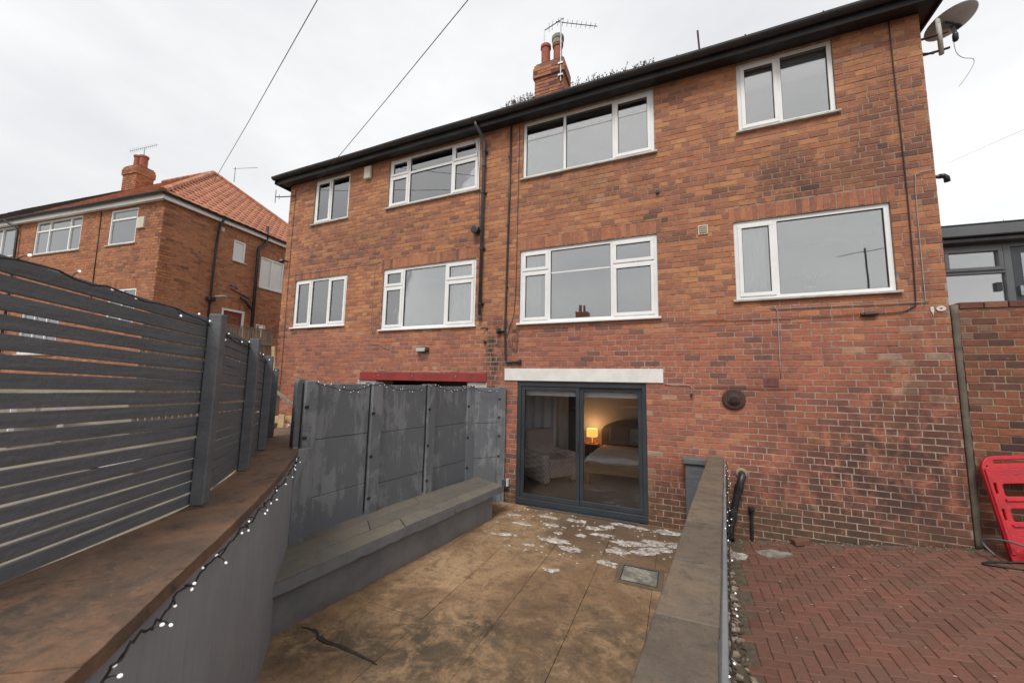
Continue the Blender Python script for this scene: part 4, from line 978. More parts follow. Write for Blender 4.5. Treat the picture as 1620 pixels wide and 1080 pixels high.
so_ = MB().box(-2.96, -2.84, -.09, -.002, -1.83, -1.70).build('outdoor_socket', 'pipe_grey', house, bevel=.012); MB().box(-2.85, -2.82, -.08, -.012, -1.82, -1.70).build('socket_cover', 'white_plastic', so_)
tp = MB().tube([(-3.33, -.0, 1.02), (-3.40, -.05, 1.03), (-3.44, -.09, 1.01)], .012, 8).build('wall_tap', 'steel_dk', house)
for z, x in ((.76, -3.38), (3.16, -.25)): MB().lathe([(.03, 0), (.025, .035)], (x, -.004, z), (0,-1,0), 10).build('hook', 'black', house)
# painted house number 10, with drips
n1 = [(2.905, 1.045), (2.935, 1.05), (2.94, 1.0), (2.931, .975), (2.926, .93), (2.92, .975), (2.908, .99)]
curve_plate('painted_digit', n1, [], 'number', Matrix(((1,0,0,0),(0,0,-1,-.006),(0,1,0,0),(0,0,0,1))), .003, 0, house)
el = lambda cx, cz, a, b: [(cx+a*math.cos(t*.3142)+.003*math.sin(t*2.3), cz+b*math.sin(t*.3142)) for t in range(20)]
curve_plate('painted_digit', el(3.005, 1.022, .045, .033), [el(3.005, 1.022, .014, .011)], 'number', Matrix(((1,0,0,0),(0,0,-1,-.0062),(0,1,0,0),(0,0,0,1))), .003, 0, house)

# ------------------------------------------------------------------ satellite dish and aerials
sat = thing('satellite_dish', 'grey satellite dish on a pole bracket at the top right corner of the house', 'satellite dish', (3.10, .3, 4.6))
vd = Vector((3.5, 6.75, 5.1)).normalized()
nrm = (vd*.53+(CU*.80-CR*.42)*.85); nrm.normalize()
dc_ = Vector((3.60, .42, 5.13)); pr = [(.375*math.sin(t), .09*(1-math.cos(t*1.0))*1.6) for t in [0.001]+[k*.13 for k in range(1, 13)]]
dm = MB(); a_ = nrm.cross(Vector((0,0,1))).normalized(); b_ = nrm.cross(a_); n = 40
rings = [(.005, -.075), (.1, -.07), (.2, -.052), (.3, -.02), (.36, .005), (.375, .012), (.372, .022), (.36, .014), (.3, -.012), (.2, -.044), (.1, -.062), (.005, -.067)]
for r_, h_ in rings:
    for j in range(n): t = 6.2832*j/n; dm.v.append(tuple(dc_+nrm*h_*.66+(a_*math.cos(t)*1.0+b_*math.sin(t)*1.08)*r_*.66))
for k in range(len(rings)-1):
    for j in range(n): dm.f.append((k*n+j, k*n+(j+1) % n, (k+1)*n+(j+1) % n, (k+1)*n+j))
dm.build('reflector', 'dish', sat, True)
pm_ = Vector((3.415, .30, 0))
MB().tube([pm_+Vector((0,0,4.60)), pm_+Vector((0,0,5.15))], .026, 12).build('mast', 'sill', sat, True)
for z, pts in ((4.64, None), (4.88, None)): MB().tube([(3.08, .30, z), (3.415, .30, z+.02), (3.50, .30, z+.03)], .016, 8).build('bracket_arm', 'rust', sat)
MB().tube([(3.08, .14, 4.66), (3.2, .24, 4.63), (3.34, .3, 4.64)], .012, 8).build('bracket_brace', 'rust', sat); MB().box(3.076, 3.09, .1, .5, 4.58, 4.70).build('wall_plate', 'rust', sat)
bk_ = dc_-nrm*.062
MB().beam(bk_-a_*.13, bk_+a_*.13, .05, .03, nrm).build('dish_bracket', 'black', sat); MB().beam(bk_, pm_+Vector((0,0,5.02)), .05, .05).build('clamp', 'black', sat)
MB().beam(bk_, pm_+Vector((.10, -.1, 4.78)), .035, .035).build('feed_arm', 'black', sat); MB().lathe([(.02, 0), (.03, .03), (.03, .1), (.018, .12)], pm_+Vector((.10, -.1, 4.80)), (.1,.2,-1), 12).build('receiver', 'black', sat, True)
MB().tube(catmull([bk_, pm_+Vector((.13, 0, 4.9)), pm_+Vector((.14, 0, 4.6)), pm_+Vector((.20, 0, 4.48)), pm_+Vector((.30, 0, 4.42)), pm_+Vector((.27, 0, 4.3)), pm_+Vector((.17, 0, 4.13)), pm_+Vector((.13, 0, 4.08))], 6), .004, 5).build('loose_cable', 'cable_gry', sat)
def yagi(root, p0, d, L, n, el_, mat='steel_dk', up=(0,0,1)):
    p0, d = Vector(p0), Vector(d).normalized(); s = d.cross(Vector(up)).normalized()
    MB().tube([p0, p0+d*L], .009, 6).build('boom', mat, root)
    for k in range(n):
        c = p0+d*(L*(k+.5)/n); MB().tube([c-s*el_*(1-.3*k/n), c+s*el_*(1-.3*k/n)], .005, 5).build('element', mat, root)
ae = thing('chimney_aerial', 'television aerial on a thin mast strapped to the chimney of the brick house', 'aerial', (-2.36, 1.5, 7.1))
MB().tube([(-2.36, 1.46, 7.0), (-2.36, 1.46, 8.62)], .017, 8).build('mast', 'metal', ae); MB().tube([(-2.86, 1.72, 8.2), (-2.86, 1.72, 8.76)], .014, 8).build('mast', 'metal', ae)
MB().tube([(-2.86, 1.72, 8.74), (-2.30, 1.46, 8.60)], .011, 6).build('boom', 'steel_dk', ae)
for t in (.25, .42): c = Vector((-2.86, 1.72, 8.74)).lerp(Vector((-2.30, 1.46, 8.60)), t); MB().tube([c-Vector((0,0,.12)), c+Vector((0,0,.12))], .006, 5).build('element', 'steel_dk', ae)
yagi(ae, (-2.48, 1.44, 8.56), (.72, .35, -.05), 1.0, 9, .10)
for z in (7.15, 7.45): MB().box(-2.42, -2.30, 1.43, 1.50, z-.02, z+.02).build('strap', 'metal', ae)
al = thing('wall_aerial', 'small aerial on a short arm at the left corner of the brick house', 'aerial', (-9.34, -.1, 4.7))
MB().tube([(-9.05, -.06, 4.72), (-9.55, -.12, 4.76), (-9.72, -.14, 4.79)], .014, 8).build('arm', 'steel_dk', al); MB().tube([(-9.72, -.14, 4.62), (-9.72, -.14, 4.98)], .009, 6).build('dipole', 'steel_dk', al); MB().tube([(-9.6, -.12, 4.70), (-9.6, -.12, 4.84)], .006, 6).build('dipole', 'steel_dk', al)

# ------------------------------------------------------------------ brick boundary wall and grey porch on the right
an = R(4); BU = Vector((math.cos(an), math.sin(an), 0)); BN = Vector((math.sin(an), -math.cos(an), 0)); BO = Vector((3.155, -.012, 0))
bw = thing('boundary_wall', 'dark brick garden wall joining the right corner of the house', 'wall', (4.1, .05, -1.8))
b = backing(0, 2.6, -2.2, 1.0, [], BO, BU, BN, .22, mat='mortar_dark'); bwall = b.build('wall', 'mortar_dark', bw)
f_, c_ = lay(0, 2.6, -1.95, 1.0, [], .02, 3)
brick_wall_objects(f_, c_, BO, BU, BN, 'brick_dark', bwall, 300, lambda x, y: x > 1560 and y > 740)
k = 0.0
while k < 2.55:
    st = random.uniform(.215, .235); q = BO+BU*(k+st/2)-BN*.10+Vector((0,0,1.043)); MB().obox(q, (BU, BN, (0,0,1)), (st/2-.006, .115, .038)).build('coping_brick', 'brick_dark', bw, bevel=.004); k += st
ms = MB(); i0 = None
pts_ = [(3.088, 3.152)]
zs = [-1.82+k*.12 for k in range(25)]
for z in zs: e = random.uniform(-.008, .008); ms.v += [(3.09, -.020, z), (3.146+e, -.024, z)]
for k in range(24): ms.f.append((2*k, 2*k+1, 2*k+3, 2*k+2))
o = ms.build('mortar_fillet', plain('grubby_mortar', (.17, .14, .105), (.11, .09, .07), 6, .95, .5, 40), bw, True); m_ = o.modifiers.new('thick', 'SOLIDIFY'); m_.thickness = .04; m_.offset = -1
po = thing('porch', 'grey framed glazed porch with flat roof above the brick garden wall', 'porch', (4.0, .5, 1.0))
PO = Vector((3.16, .30, 0)); PU_ = Vector((math.cos(R(5)), math.sin(R(5)), 0)); PN = Vector((math.sin(R(5)), -math.cos(R(5)), 0))
def pb(mb, u0, u1, d0_, d1_, z0, z1): mb.obox(PO+PU_*((u0+u1)/2)-PN*((d0_+d1_)/2)+Vector((0,0,(z0+z1)/2)), (PU_, PN, (0,0,1)), ((u1-u0)/2, (d1_-d0_)/2, (z1-z0)/2)); return mb
rf = pb(MB(), -.05, 3, -.14, 2.2, 1.965, 2.11).build('roof', 'pvc_grey', po, bevel=.01)
pb(MB(), -.05, 3, -.10, .0, 1.885, 1.962).build('gutter', 'black', rf, bevel=.02); pb(MB(), -.05, 3, -.145, 2.2, 2.112, 2.125).build('roof_trim', 'anth', rf)
fr = MB(); pb(fr, 0, .055, 0, .07, .9, 1.88); pb(fr, .64, .715, 0, .07, .9, 1.88); pb(fr, .0552, .6398, 0, .07, 1.83, 1.88); pb(fr, .0552, .6398, .002, .07, 1.50, 1.545); pb(fr, 1.5, 1.57, 0, .07, .9, 1.88); pb(fr, .7152, 1.4998, 0, .07, 1.83, 1.88)
fr.build('window_frame', 'pvc_grey', po, bevel=.004)
s = MB(); pb(s, .065, .63, -.015, .05, 1.79, 1.835); pb(s, .065, .63, -.015, .05, 1.54, 1.585); pb(s, .065, .11, -.0145, .05, 1.5852, 1.7898); pb(s, .585, .63, -.0145, .05, 1.5852, 1.7898); s.build('sash', 'pvc_grey', po, bevel=.003)
pb(MB(), .108, .587, .02, .026, 1.583, 1.792).build('pane', 'glass', po); pb(MB(), .053, .642, .03, .036, .95, 1.502).build('pane', 'glass', po)
d_ = MB(); pb(d_, .72, 1.49, .01, .06, .2, 1.825); dd = d_.build('door', 'anth', po, bevel=.003); pb(MB(), .80, 1.42, .0, .012, 1.0, 1.74).build('pane', 'glass', dd); pb(MB(), .74, .77, -.03, .01, 1.2, 1.32).build('handle', 'metal', dd)
pb(MB(), .545, .60, .0, .03, 1.27, 1.38).build('catch', 'black', po)
pb(MB(), -.04, 3, 1.9, 1.95, .2, 1.96).build('back_wall', 'room_white', po); pb(MB(), 2.95, 3, .0, 1.9, .2, 1.96).build('end_wall', 'room_white', po); pb(MB(), -.04, 3, .1, 1.9, .15, .2).build('floor', 'carpet', po)
sh_ = thing('bare_shrub', 'leafless twigs of a shrub showing over the porch roof', 'shrub', (5.6, 3.2, 1.0)); tw = MB(); rd = random.Random(9)
tr = MB().tube([(5.6, 3.2, .2), (5.55, 3.2, 1.6), (5.6, 3.2, 2.5)], [.05, .035, .02], 8).build('trunk', 'timber', sh_)
for k in range(60):
    x = 5.6+rd.gauss(0, .35); z = 2.4+rd.random()*.3; tw.tube([(5.6+(x-5.6)*.3, 3.2, z-.5), (x, 3.2+rd.gauss(0, .2), z), (x+rd.gauss(0, .1), 3.2+rd.gauss(0, .25), z+rd.uniform(.15, .5))], [.01, .007, .003], 4)
tw.build('twigs', 'timber', sh_)

# ------------------------------------------------------------------ red plastic road barrier leaning on the wall
ba = thing('road_barrier', 'bright red plastic road works barrier leaning against the dark wall', 'barrier', (3.8, -.3, -1.75))
vz = Vector((0, .25, 1.04)).normalized(); bux = Vector((1, .04, .13)).normalized(); bn_ = bux.cross(vz)
Mb = Matrix(((bux.x, vz.x, bn_.x, 3.13), (bux.y, vz.y, bn_.y, -.38), (bux.z, vz.z, bn_.z, -1.775), (0,0,0,1)))
out_ = [(0.04, 0), (.17, 0), (.20, .10), (1.04, .10), (1.07, 0), (1.2, 0), (1.25, .9), (1.22, 1.02), (1.15, 1.06), (.12, 1.06), (.06, 1.05), (.02, 1.01), (.0, .95), (.0, .86)]
hs = [rrect(.09, 1.12, .975, 1.028, .02), rrect(.115, .58, .63, .775, .03), rrect(.63, 1.10, .63, .775, .03), rrect(.125, .58, .375, .52, .03), rrect(.63, 1.09, .375, .52, .03), rrect(.045, .08, .66, .785, .006), rrect(.055, .09, .39, .515, .006), rrect(1.15, 1.185, .66, .785, .006), [(.035, .93), (.055, .955), (.035, .98), (.02, .955)]]
for zz in (.925, .85):
    for k in range(9): hs.append(rrect(.11+k*.115, .165+k*.115, zz-.006, zz+.006, .003, 2))
for k in range(9): hs.append(rrect(.13+k*.115, .15+k*.115, .882, .894, .003, 2))
for zz in (.31, .235):
    for k in range(8): hs.append(rrect(.13+k*.125, .185+k*.125, zz-.006, zz+.006, .003, 2))
for k in range(8): hs.append(rrect(.15+k*.125, .17+k*.125, .268, .28, .003, 2))
curve_plate('panel', out_, hs, 'red', Mb, .035, .008, ba)
def bl(u0, v0, u1, v1, w_=.03, d=.03): 
    p = lambda u, v: Mb @ Vector((u, v, d)); return MB().beam(p(u0, v0), p(u1, v1), .03, w_, bn_)
for a in ((.11, .60, 1.1, .60), (.11, .345, 1.1, .345)): bl(*a).build('rib', 'red', ba, bevel=.006)
bl(.018, .93, .055, .06).build('edge_rib', 'red', ba, bevel=.006)
ft = MB().box(3.30, 3.75, -.60, -.42, gz(3.5)+.005, gz(3.5)+.11).build('rubber_foot', 'rubber', ba, bevel=.02)
tag(MB().tube(catmull([(3.05, -.38, -1.74), (3.0, -.3, -1.62), (3.12, -.42, -1.56), (3.3, -.5, -1.60), (3.5, -.55, -1.7)], 6), .012, 6).build('loose_hose', 'pipe_grey', None, True), 'thin green grey hose looped over the foot of the red barrier', 'hose')
sho = thing('work_shoe', 'pale worn shoe on the paving in front of the red barrier', 'shoe', (3.36, -.62, gz(3.36)))
sb = MB().obox((3.36, -.60, gz(3.36)+.055), (Vector((1, -.25, .13)).normalized(), Vector((.25, 1, 0)).normalized(), (0,0,1)), (.13, .045, .045)); soft(sb, 'upper', 'cable_gry', sho, bev=.035)
MB().obox((3.365, -.60, gz(3.36)+.012), (Vector((1, -.25, .13)).normalized(), Vector((.25, 1, 0)).normalized(), (0,0,1)), (.135, .047, .011)).build('sole', 'rubber', sho, bevel=.005)
tag(MB().tube(catmull([(3.5, -.75, gz(3.5)+.012), (3.2, -.62, gz(3.2)+.012), (2.95, -.52, gz(2.95)+.012), (2.90, -.48, gz(2.9)+.012), (3.0, -.43, gz(3)+.012), (3.3, -.40, gz(3.3)+.012)], 6), .010, 6).build('ground_cable', 'cable_blk', None, True), 'black cable lying in a loop on the paving by the red barrier', 'cable')

# ------------------------------------------------------------------ low wall between the two yards
lw = thing('low_wall', 'low grey wall with brown stone coping between the yard and the red paving', 'wall', (.15, -2.5, -2.1))
CZ = -1.0
inn = lambda y: -.185+(y+4.97)*(.365+.185)/4.97
out = lambda y: .095+(y+4.82)*(.555-.095)/4.82
ys = [-.02, -.40, -1.03, -1.74, -2.44, -3.13, -3.86, -4.48, -5.15, -5.8, -6.3]
bod = [(inn(y)+.03, y) for y in (-.05, -6.3)]+[(out(y)-.03, y) for y in (-6.3, -.05)]
MB().prism(list(reversed(bod)), -2.3, CZ-.056).build('body', 'render', lw)
for a, b_2 in zip(ys, ys[1:]):
    a2, b2 = a-.004, b_2+.004; j = [random.uniform(-.004, .004) for _ in range(4)]; z = [CZ+random.uniform(-.003, .003) for _ in range(4)]
    poly = [(inn(b2)+j[0], b2), (out(b2)+j[1], b2), (out(a2)+j[2], a2), (inn(a2)+j[3], a2)]
    MB().prism(poly, CZ-.055, z).build('coping_slab', 'coping_grey', lw, bevel=.006)
MB().prism(list(reversed([(inn(y)+.02, y) for y in (-.03, -6.3)]+[(out(y)-.012, y) for y in (-6.3, -.03)])), CZ-.07, CZ-.0552).build('mortar_bed', 'mortar', lw)
MB().prism([(out(-6.3)+.004, -6.3), (out(-6.3)+.034, -6.3), (out(-.06)+.022, -.06), (out(-.06)+.004, -.06)], CZ-.16, CZ-.028).build('edge_board', 'render', lw, bevel=.006)
pi = thing('end_pier', 'slim dark grey pier with a flat cap where the low wall meets the house', 'pier', (.15, -.13, -2.1))
MB().box(.045, .30, -.20, -.03, -2.12, -1.115).build('shaft', 'grey_dk', pi, bevel=.006); MB().box(.015, .31, -.235, -.025, -1.113, -1.035).build('cap', 'grey_dk', pi, bevel=.008)

# ------------------------------------------------------------------ bench along the panel wall
bn = thing('bench', 'long grey bench with mossy plank top along the concrete panel wall', 'bench', (-3.1, -2.2, YF))
BZ = -1.64
fr0, fr1 = Vector((-3.05, -4.16)), Vector((-2.80, -.30)); bk0, bk1 = Vector((-3.75, -3.60)), Vector((-3.28, -.36))
# wall carrying the planks
wf0, wf1 = Vector((-3.105, -4.25)), Vector((-2.69, -.93))
MB().prism([tuple(wf0), tuple(wf1), (-3.3, -.80), (-3.8, -3.7)], -2.3, BZ-.085).build('base', 'render', bn)
def lerp2(a, b, t): return (a[0]+(b[0]-a[0])*t, a[1]+(b[1]-a[1])*t)
f0, f1 = Vector((-3.045, -4.27)), Vector((-2.64, -.66))
ff1 = Vector((-2.80, -.31))
spl = [0, .34, .68, 1.0]; cutj = [(.0, .42, .72, 1), (0, .30, 1), (0, .55, 1)]
for i in range(3):
    a0, a1 = lerp2(f0, bk0, spl[i]), lerp2(f1 if i == 0 else lerp2(f1, bk1, 0), bk1, spl[i]); b0, b1 = lerp2(f0, bk0, spl[i+1]), lerp2(f1, bk1, spl[i+1])
    for s0, s1 in zip(cutj[i], cutj[i][1:]):
        e = .0015; p = [lerp2(a0, a1, s0+e), lerp2(a0, a1, s1-e), lerp2(b0, b1, s1-e), lerp2(b0, b1, s0+e)]
        gx = [(q[0]+(.003 if k_ > 1 else -.003), q[1]) for k_, q in enumerate(p)]
        top = [BZ+random.uniform(-.003, .003) for _ in p]
        MB().prism(gx, BZ-.045, top).build('plank', 'bench_top', bn, bevel=.004)
# painted, chipped front edge board in two lengths
for s0, s1, dz in ((0, .655, .0), (.66, 1, .004)):
    n = 26; mb = MB(); rd = random.Random(int(s0*100)+2)
    for k in range(n+1):
        t = s0+(s1-s0)*k/n; q = lerp2(f0, f1, t); chip = rd.choice((0, 0, 0, .006, .014)) if .25 < t < .75 else rd.uniform(0, .003)
        ox = .022; mb.v += [(q[0]+.002, q[1], BZ-.012+dz), (q[0]+ox, q[1]-.003, BZ-.004+dz), (q[0]+ox, q[1]-.003, BZ-.105+chip+dz), (q[0]+.002, q[1], BZ-.105+chip+dz)]
    for k in range(n):
        for j in range(4): mb.f.append((4*k+j, 4*k+4+j, 4*k+4+(j+1) % 4, 4*k+(j+1) % 4))
    mb.f.append((0, 1, 2, 3)); mb.f.append(tuple(4*n+j for j in (3, 2, 1, 0)))
    mb.build('edge_board', 'render', bn)

# ------------------------------------------------------------------ painted concrete panel wall
pw = thing('panel_wall', 'patchy dark grey painted concrete panel wall behind the bench', 'wall', (-3.5, -2, YF))
PP = [Vector((-3.675, -3.485)), Vector((-3.605, -2.58)), Vector((-3.49, -1.555)), Vector((-3.385, -.54)), Vector((-2.99, -.07))]
PT = [-.03, -.042, -.06, -.078, -.09]
for i, p in enumerate(PP):
    d = (PP[min(i+1, 4)]-PP[max(i-1, 0)]).normalized(); d3 = Vector((d.x, d.y, 0)); n3 = Vector((d.y, -d.x, 0))
    wd = .085 if 0 < i < 4 else .075
    h0, h1 = YF-.1, PT[i]+.012
    post = MB().obox(Vector((p.x, p.y, (h0+h1)/2))+n3*.03, (d3, n3, (0,0,1)), (wd, .035, (h1-h0)/2)).build('post', 'panel', pw, bevel=.008)
    MB().obox(Vector((p.x, p.y, (h0+h1)/2))-n3*.06, (d3, n3, (0,0,1)), (wd*.75, .045, (h1-h0)/2-.002)).build('post_back', 'panel', post)
    for z in ((-.42, -.95, -1.45) if 0 < i < 4 else (-.3, -.62, -.95, -1.3)):
        c_ = Vector((p.x, p.y, z))+n3*.066+d3*(-wd*.7); MB().obox(c_, (d3, n3, (0,0,1)), (.022, .004, .016)).build('clip', 'black', post)
    if i < 4:                              # dark cable run beside each post
        c_ = Vector((p.x, p.y, 0))-d3*(wd+.012)+n3*.03
        MB().tube([c_+Vector((random.uniform(-.004, .004), 0, z)) for z in (-.05, -.4, -.8, -1.2, -1.6)], .008, 6).build('cable', 'cable_blk', post)
for i in range(4):
    a, b_ = PP[i], PP[i+1]; d = (b_-a).normalized(); L = (b_-a).length; d3 = Vector((d.x, d.y, 0)); n3 = Vector((d.y, -d.x, 0))
    lev = [YF-.1, -1.32+.05*(i == 0), -.66-.02*i, (PT[i]+PT[i+1])/2-.012]
    for k in range(3):
        z0, z1 = lev[k]+.0025, lev[k+1]-.0025; c_ = Vector(((a.x+b_.x)/2, (a.y+b_.y)/2, (z0+z1)/2))+n3*random.uniform(-.003, .003)
        MB().obox(c_, (d3, n3, (0,0,1)), (L/2-.03, .022, (z1-z0)/2)).build('panel', 'panel', pw, bevel=.005)
# end board on the near post, broken at its edge
d = (PP[1]-PP[0]).normalized(); d3 = Vector((d.x, d.y, 0)); n3 = Vector((d.y, -d.x, 0)); q = Vector((PP[0].x, PP[0].y, 0))-d3*.09
ob_ = [(-.06, -.70), (.03, -.72), (.05, -.55), (.075, -.40), (.065, -.3), (.08, -.02), (-.04, -.01), (-.06, -.05)]
curve_plate('end_board', ob_, [], 'grey_dk', Matrix(((d3.x, 0, n3.x, q.x), (d3.y, 0, n3.y, q.y), (0, 1, 0, 0), (0,0,0,1))), .05, .004, pw)
MB().obox(q+Vector((0,0,-1.4))+d3*.02, (d3, n3, (0,0,1)), (.075, .03, .7)).build('end_strip', 'board', pw, bevel=.006)
MB().obox((-3.60, -3.58, -1.40), (d3, n3, (0,0,1)), (.085, .035, .68)).build('end_strip', 'panel', pw, bevel=.006)

# ------------------------------------------------------------------ curved boarded wall with coping, slatted fence on top
ZC = -.72
Oc = catmull([(v[0], v[1], 0) for v in ((-.82, -6.9), (-1.03, -6.33), (-1.335, -5.935), (-1.68, -5.55), (-2.06, -5.125), (-2.655, -4.50), (-3.19, -3.99), (-3.52, -3.68), (-4.30, -3.02), (-5.1, -2.3))], 8)
Ic = catmull([(v[0], v[1], 0) for v in ((-1.75, -7.3), (-1.86, -6.75), (-1.98, -6.35), (-2.10, -5.95), (-2.50, -5.14), (-2.80, -4.83), (-3.13, -4.51), (-3.86, -3.89), (-4.62, -3.30), (-5.4, -2.6))], 8)
cw = thing('curved_wall', 'curving wall of vertical grey boards under a brown coping on the left', 'wall', (-2.2, -5.2, YF))
bodyp = [(p.x*.985-.03, p.y) for p in Oc[:60]]
n = len(Oc)
cutset = [0, 9, 17, 25, 33, 41, 49, 57, 65, n-1]
for a, b_ in zip(cutset, cutset[1:]):
    top = []; m_ = MB(); idx = list(range(a, b_+1)); K = 5
    for i in idx:
        for k in range(K+1):
            p = Oc[i].lerp(Ic[i], k/K); m_.v.append((p.x, p.y, ZC+random.uniform(-.0025, .0025)))
    w_ = K+1; L = len(idx)
    for r_ in range(L-1):
        for k in range(K): m_.f.append((r_*w_+k, (r_+1)*w_+k, (r_+1)*w_+k+1, r_*w_+k+1))
    nb_ = len(m_.v)
    for i in idx:
        for k in (0, K):
            p = Oc[i].lerp(Ic[i], k/K); m_.v.append((p.x, p.y, ZC-.05))
    for r_ in range(L-1):
        m_.f.append((nb_+2*r_, nb_+2*r_+2, (r_+1)*w_, r_*w_)); m_.f.append((nb_+2*r_+3, nb_+2*r_+1, r_*w_+K, (r_+1)*w_+K)); m_.f.append((nb_+2*r_, nb_+2*r_+1, nb_+2*r_+3, nb_+2*r_+2))
    m_.f.append((0,)+tuple(range(1, w_))+(nb_+1, nb_)); e_ = (L-1)*w_; m_.f.append(tuple(reversed(range(e_, e_+w_)))+(nb_+2*(L-1), nb_+2*(L-1)+1))
    o = m_.build('coping_slab', 'coping', cw); 
    for v in o.data.vertices: pass
# vertical boards following the curve, set back under the coping
acc = [0]
for i in range(1, n): acc.append(acc[-1]+(Oc[i]-Oc[i-1]).length)
def along(s):
    for i in range(1, n):
        if acc[i] >= s: t = (s-acc[i-1])/(acc[i]-acc[i-1]); return Oc[i-1].lerp(Oc[i], t), (Oc[i]-Oc[i-1]).normalized()
    return Oc[-1], (Oc[-1]-Oc[-2]).normalized()
s = 0.0
while s < acc[60]:
    wb_ = random.uniform(.13, .155); p, d = along(s+wb_/2); nn_ = Vector((d.y, -d.x, 0)); p = p-nn_*.045
    MB().obox(Vector((p.x, p.y, (YF-.1+ZC-.052)/2)), (d, nn_, (0,0,1)), (wb_/2+.001, .016+random.uniform(-.002, .002), (ZC-.052-(YF-.1))/2)).build('board', 'board', cw, bevel=.0025); s += wb_
core = [(p.x-.10, p.y+.02) for p in Oc[:62]]+[(p.x, p.y) for p in reversed(Ic[:62])]
MB().prism(core, -2.4, ZC-.053).build('core', 'render', cw)

fe = thing('slatted_fence', 'dark grey horizontal slat fence standing on the curved coping', 'fence', (-2.8, -5, ZC))
FP = [Vector((-1.70, -7.30)), Vector((-2.02, -6.00)), Vector((-2.52, -5.07)), Vector((-3.14, -4.455)), Vector((-3.87, -3.84)), Vector((-4.62, -3.25))]
FT = [.44, .405, .345, .288, .20, .10]
for i, p in enumerate(FP):
    if i == 1: continue                    # no post shows in the long first bay
    a = FP[max(i-1, 0)]; b_ = FP[min(i+1, 5)]; d = (b_-a).normalized(); d3 = Vector((d.x, d.y, 0)); n3 = Vector((d.y, -d.x, 0))
    ht = FT[i]+.02-ZC
    MB().obox(Vector((p.x, p.y, ZC+ht/2+.002))+n3*.019, (d3, n3, (0,0,1)), (.034, .034, ht/2)).build('post', 'grey_dk', fe, bevel=.005)
NS = 17
for i in range(5):
    a, b_ = FP[i], FP[i+1]; d = (b_-a).normalized(); d3 = Vector((d.x, d.y, 0)); n3 = Vector((d.y, -d.x, 0))
    for k in range(NS):
        za = ZC+.012+(FT[i]-ZC-.01)*(k+.41)/NS; zb = ZC+.012+(FT[i+1]-ZC-.01)*(k+.41)/NS
        j = random.uniform(-.004, .004); hh = .0265+random.uniform(-.0015, .0015)
        p0 = Vector((a.x, a.y, za+j))-n3*.026; p1 = Vector((b_.x, b_.y, zb+j+random.uniform(-.007, .007)))-n3*.026
        MB().beam(p0-d3*(.0 if i else .1)+d3*.001, p1-d3*.001, .018, 2*hh).build('slat', 'grey_slat', fe, bevel=.002)

# ------------------------------------------------------------------ string lights
def string_lights(label, path, step, twig, rb, seed, dirs, loc):
    rd = random.Random(seed); root = thing('string_lights', label, 'string lights', loc); pts = catmull(path, 6)
    pts = [p+Vector((rd.uniform(-.006, .006), rd.uniform(-.006, .006), rd.uniform(-.01, .01))) for p in pts]
    MB().tube(pts, .0042, 5).build('cable', 'cable_blk', root)
    L = [0]
    for i in range(1, len(pts)): L.append(L[-1]+(pts[i]-pts[i-1]).length)
    s = step*.5; proto = None; tws = MB()
    while s < L[-1]:
        for i in range(1, len(pts)):
            if L[i] >= s: break
        p = pts[i-1].lerp(pts[i], (s-L[i-1])/max(1e-6, L[i]-L[i-1])); d = Vector((rd.uniform(-1, 1)*dirs[0], rd.uniform(-1, 1)*dirs[1], rd.uniform(dirs[2], dirs[3]))).normalized(); L_ = twig*rd.uniform(.6, 1.2)
        q = p+d*L_; tws.tube([p, p+d*L_*.5+Vector((0,0,.004)), q-d*.004], .0024, 5)
        if proto is None:
            mb = MB(); mb.lathe([(.35, -1.4), (.8, -.7), (1, 0), (.75, .7), (.2, 1.1)], (0,0,0), n=8); proto = mb.mesh('bulb', 'led', True)
        o = bpy.data.objects.new('bulb', proto); COL.objects.link(o); o.parent = root; o.matrix_parent_inverse = Matrix.Translation(-Vector(loc))
        o.location = q; o.rotation_euler = d.to_track_quat('Z', 'Y').to_euler(); o.scale = (rb,)*3; s += step*rd.uniform(.7, 1.35)
    stuff(tws.build('lead', 'cable_blk', root))
sl_ = []
for i in range(14, 66, 2):
    p = Oc[i]; d = (Oc[i+1]-Oc[i-1]).normalized(); nn_ = Vector((d.y, -d.x, 0)); sl_.append((p.x+nn_.x*.012, p.y+nn_.y*.012, ZC-.05-.035*math.sin(i*.8)**2))
string_lights('black cable string lights drooping below the brown coping of the curved wall', sl_, .10, .045, .0050, 1, (.7, .7, -1, .2), (-2.2, -5.1, ZC))
ft_ = []
for i in range(1, 6):
    a, b_ = FP[i-1], FP[i]
    for t in (.15, .5, .85): q = a.lerp(b_, t); ft_.append((q.x+.0, q.y-.0, FT[i-1]+(FT[i]-FT[i-1])*t-.022-.04*math.sin(t*9+i)**2))
d = 0.035; ft_ = [(x+d*.8, y-d*.5, z) for x, y, z in ft_]
string_lights('black cable string lights looped along the top of the slatted fence', ft_, .13, .04, .0046, 2, (.6, .6, -.6, .9), (-2.8, -4.9, .3))
pt_ = []
for i in range(4):
    a, b_ = PP[i], PP[i+1]; dd_ = (b_-a).normalized()
    for t in (.02, .3, .6, .85): q = a.lerp(b_, t); pt_.append((q.x+dd_.y*.085, q.y-dd_.x*.085, PT[i]+.0-.10*math.sin(math.pi*t)))
string_lights('string lights swagged along the top of the grey concrete panel wall', pt_, .085, .03, .0042, 3, (.7, .5, -.6, .8), (-3.5, -2, -.1))
rt_ = [(out(y)+.04, y, CZ-.045-.02*math.sin(y*5)**2) for y in [-.1-.25*k for k in range(22)]]
string_lights('string lights along the outer edge of the low wall coping beside the red paving', rt_, .16, .03, .0040, 4, (.8, .8, -.3, .8), (.3, -2.5, CZ))

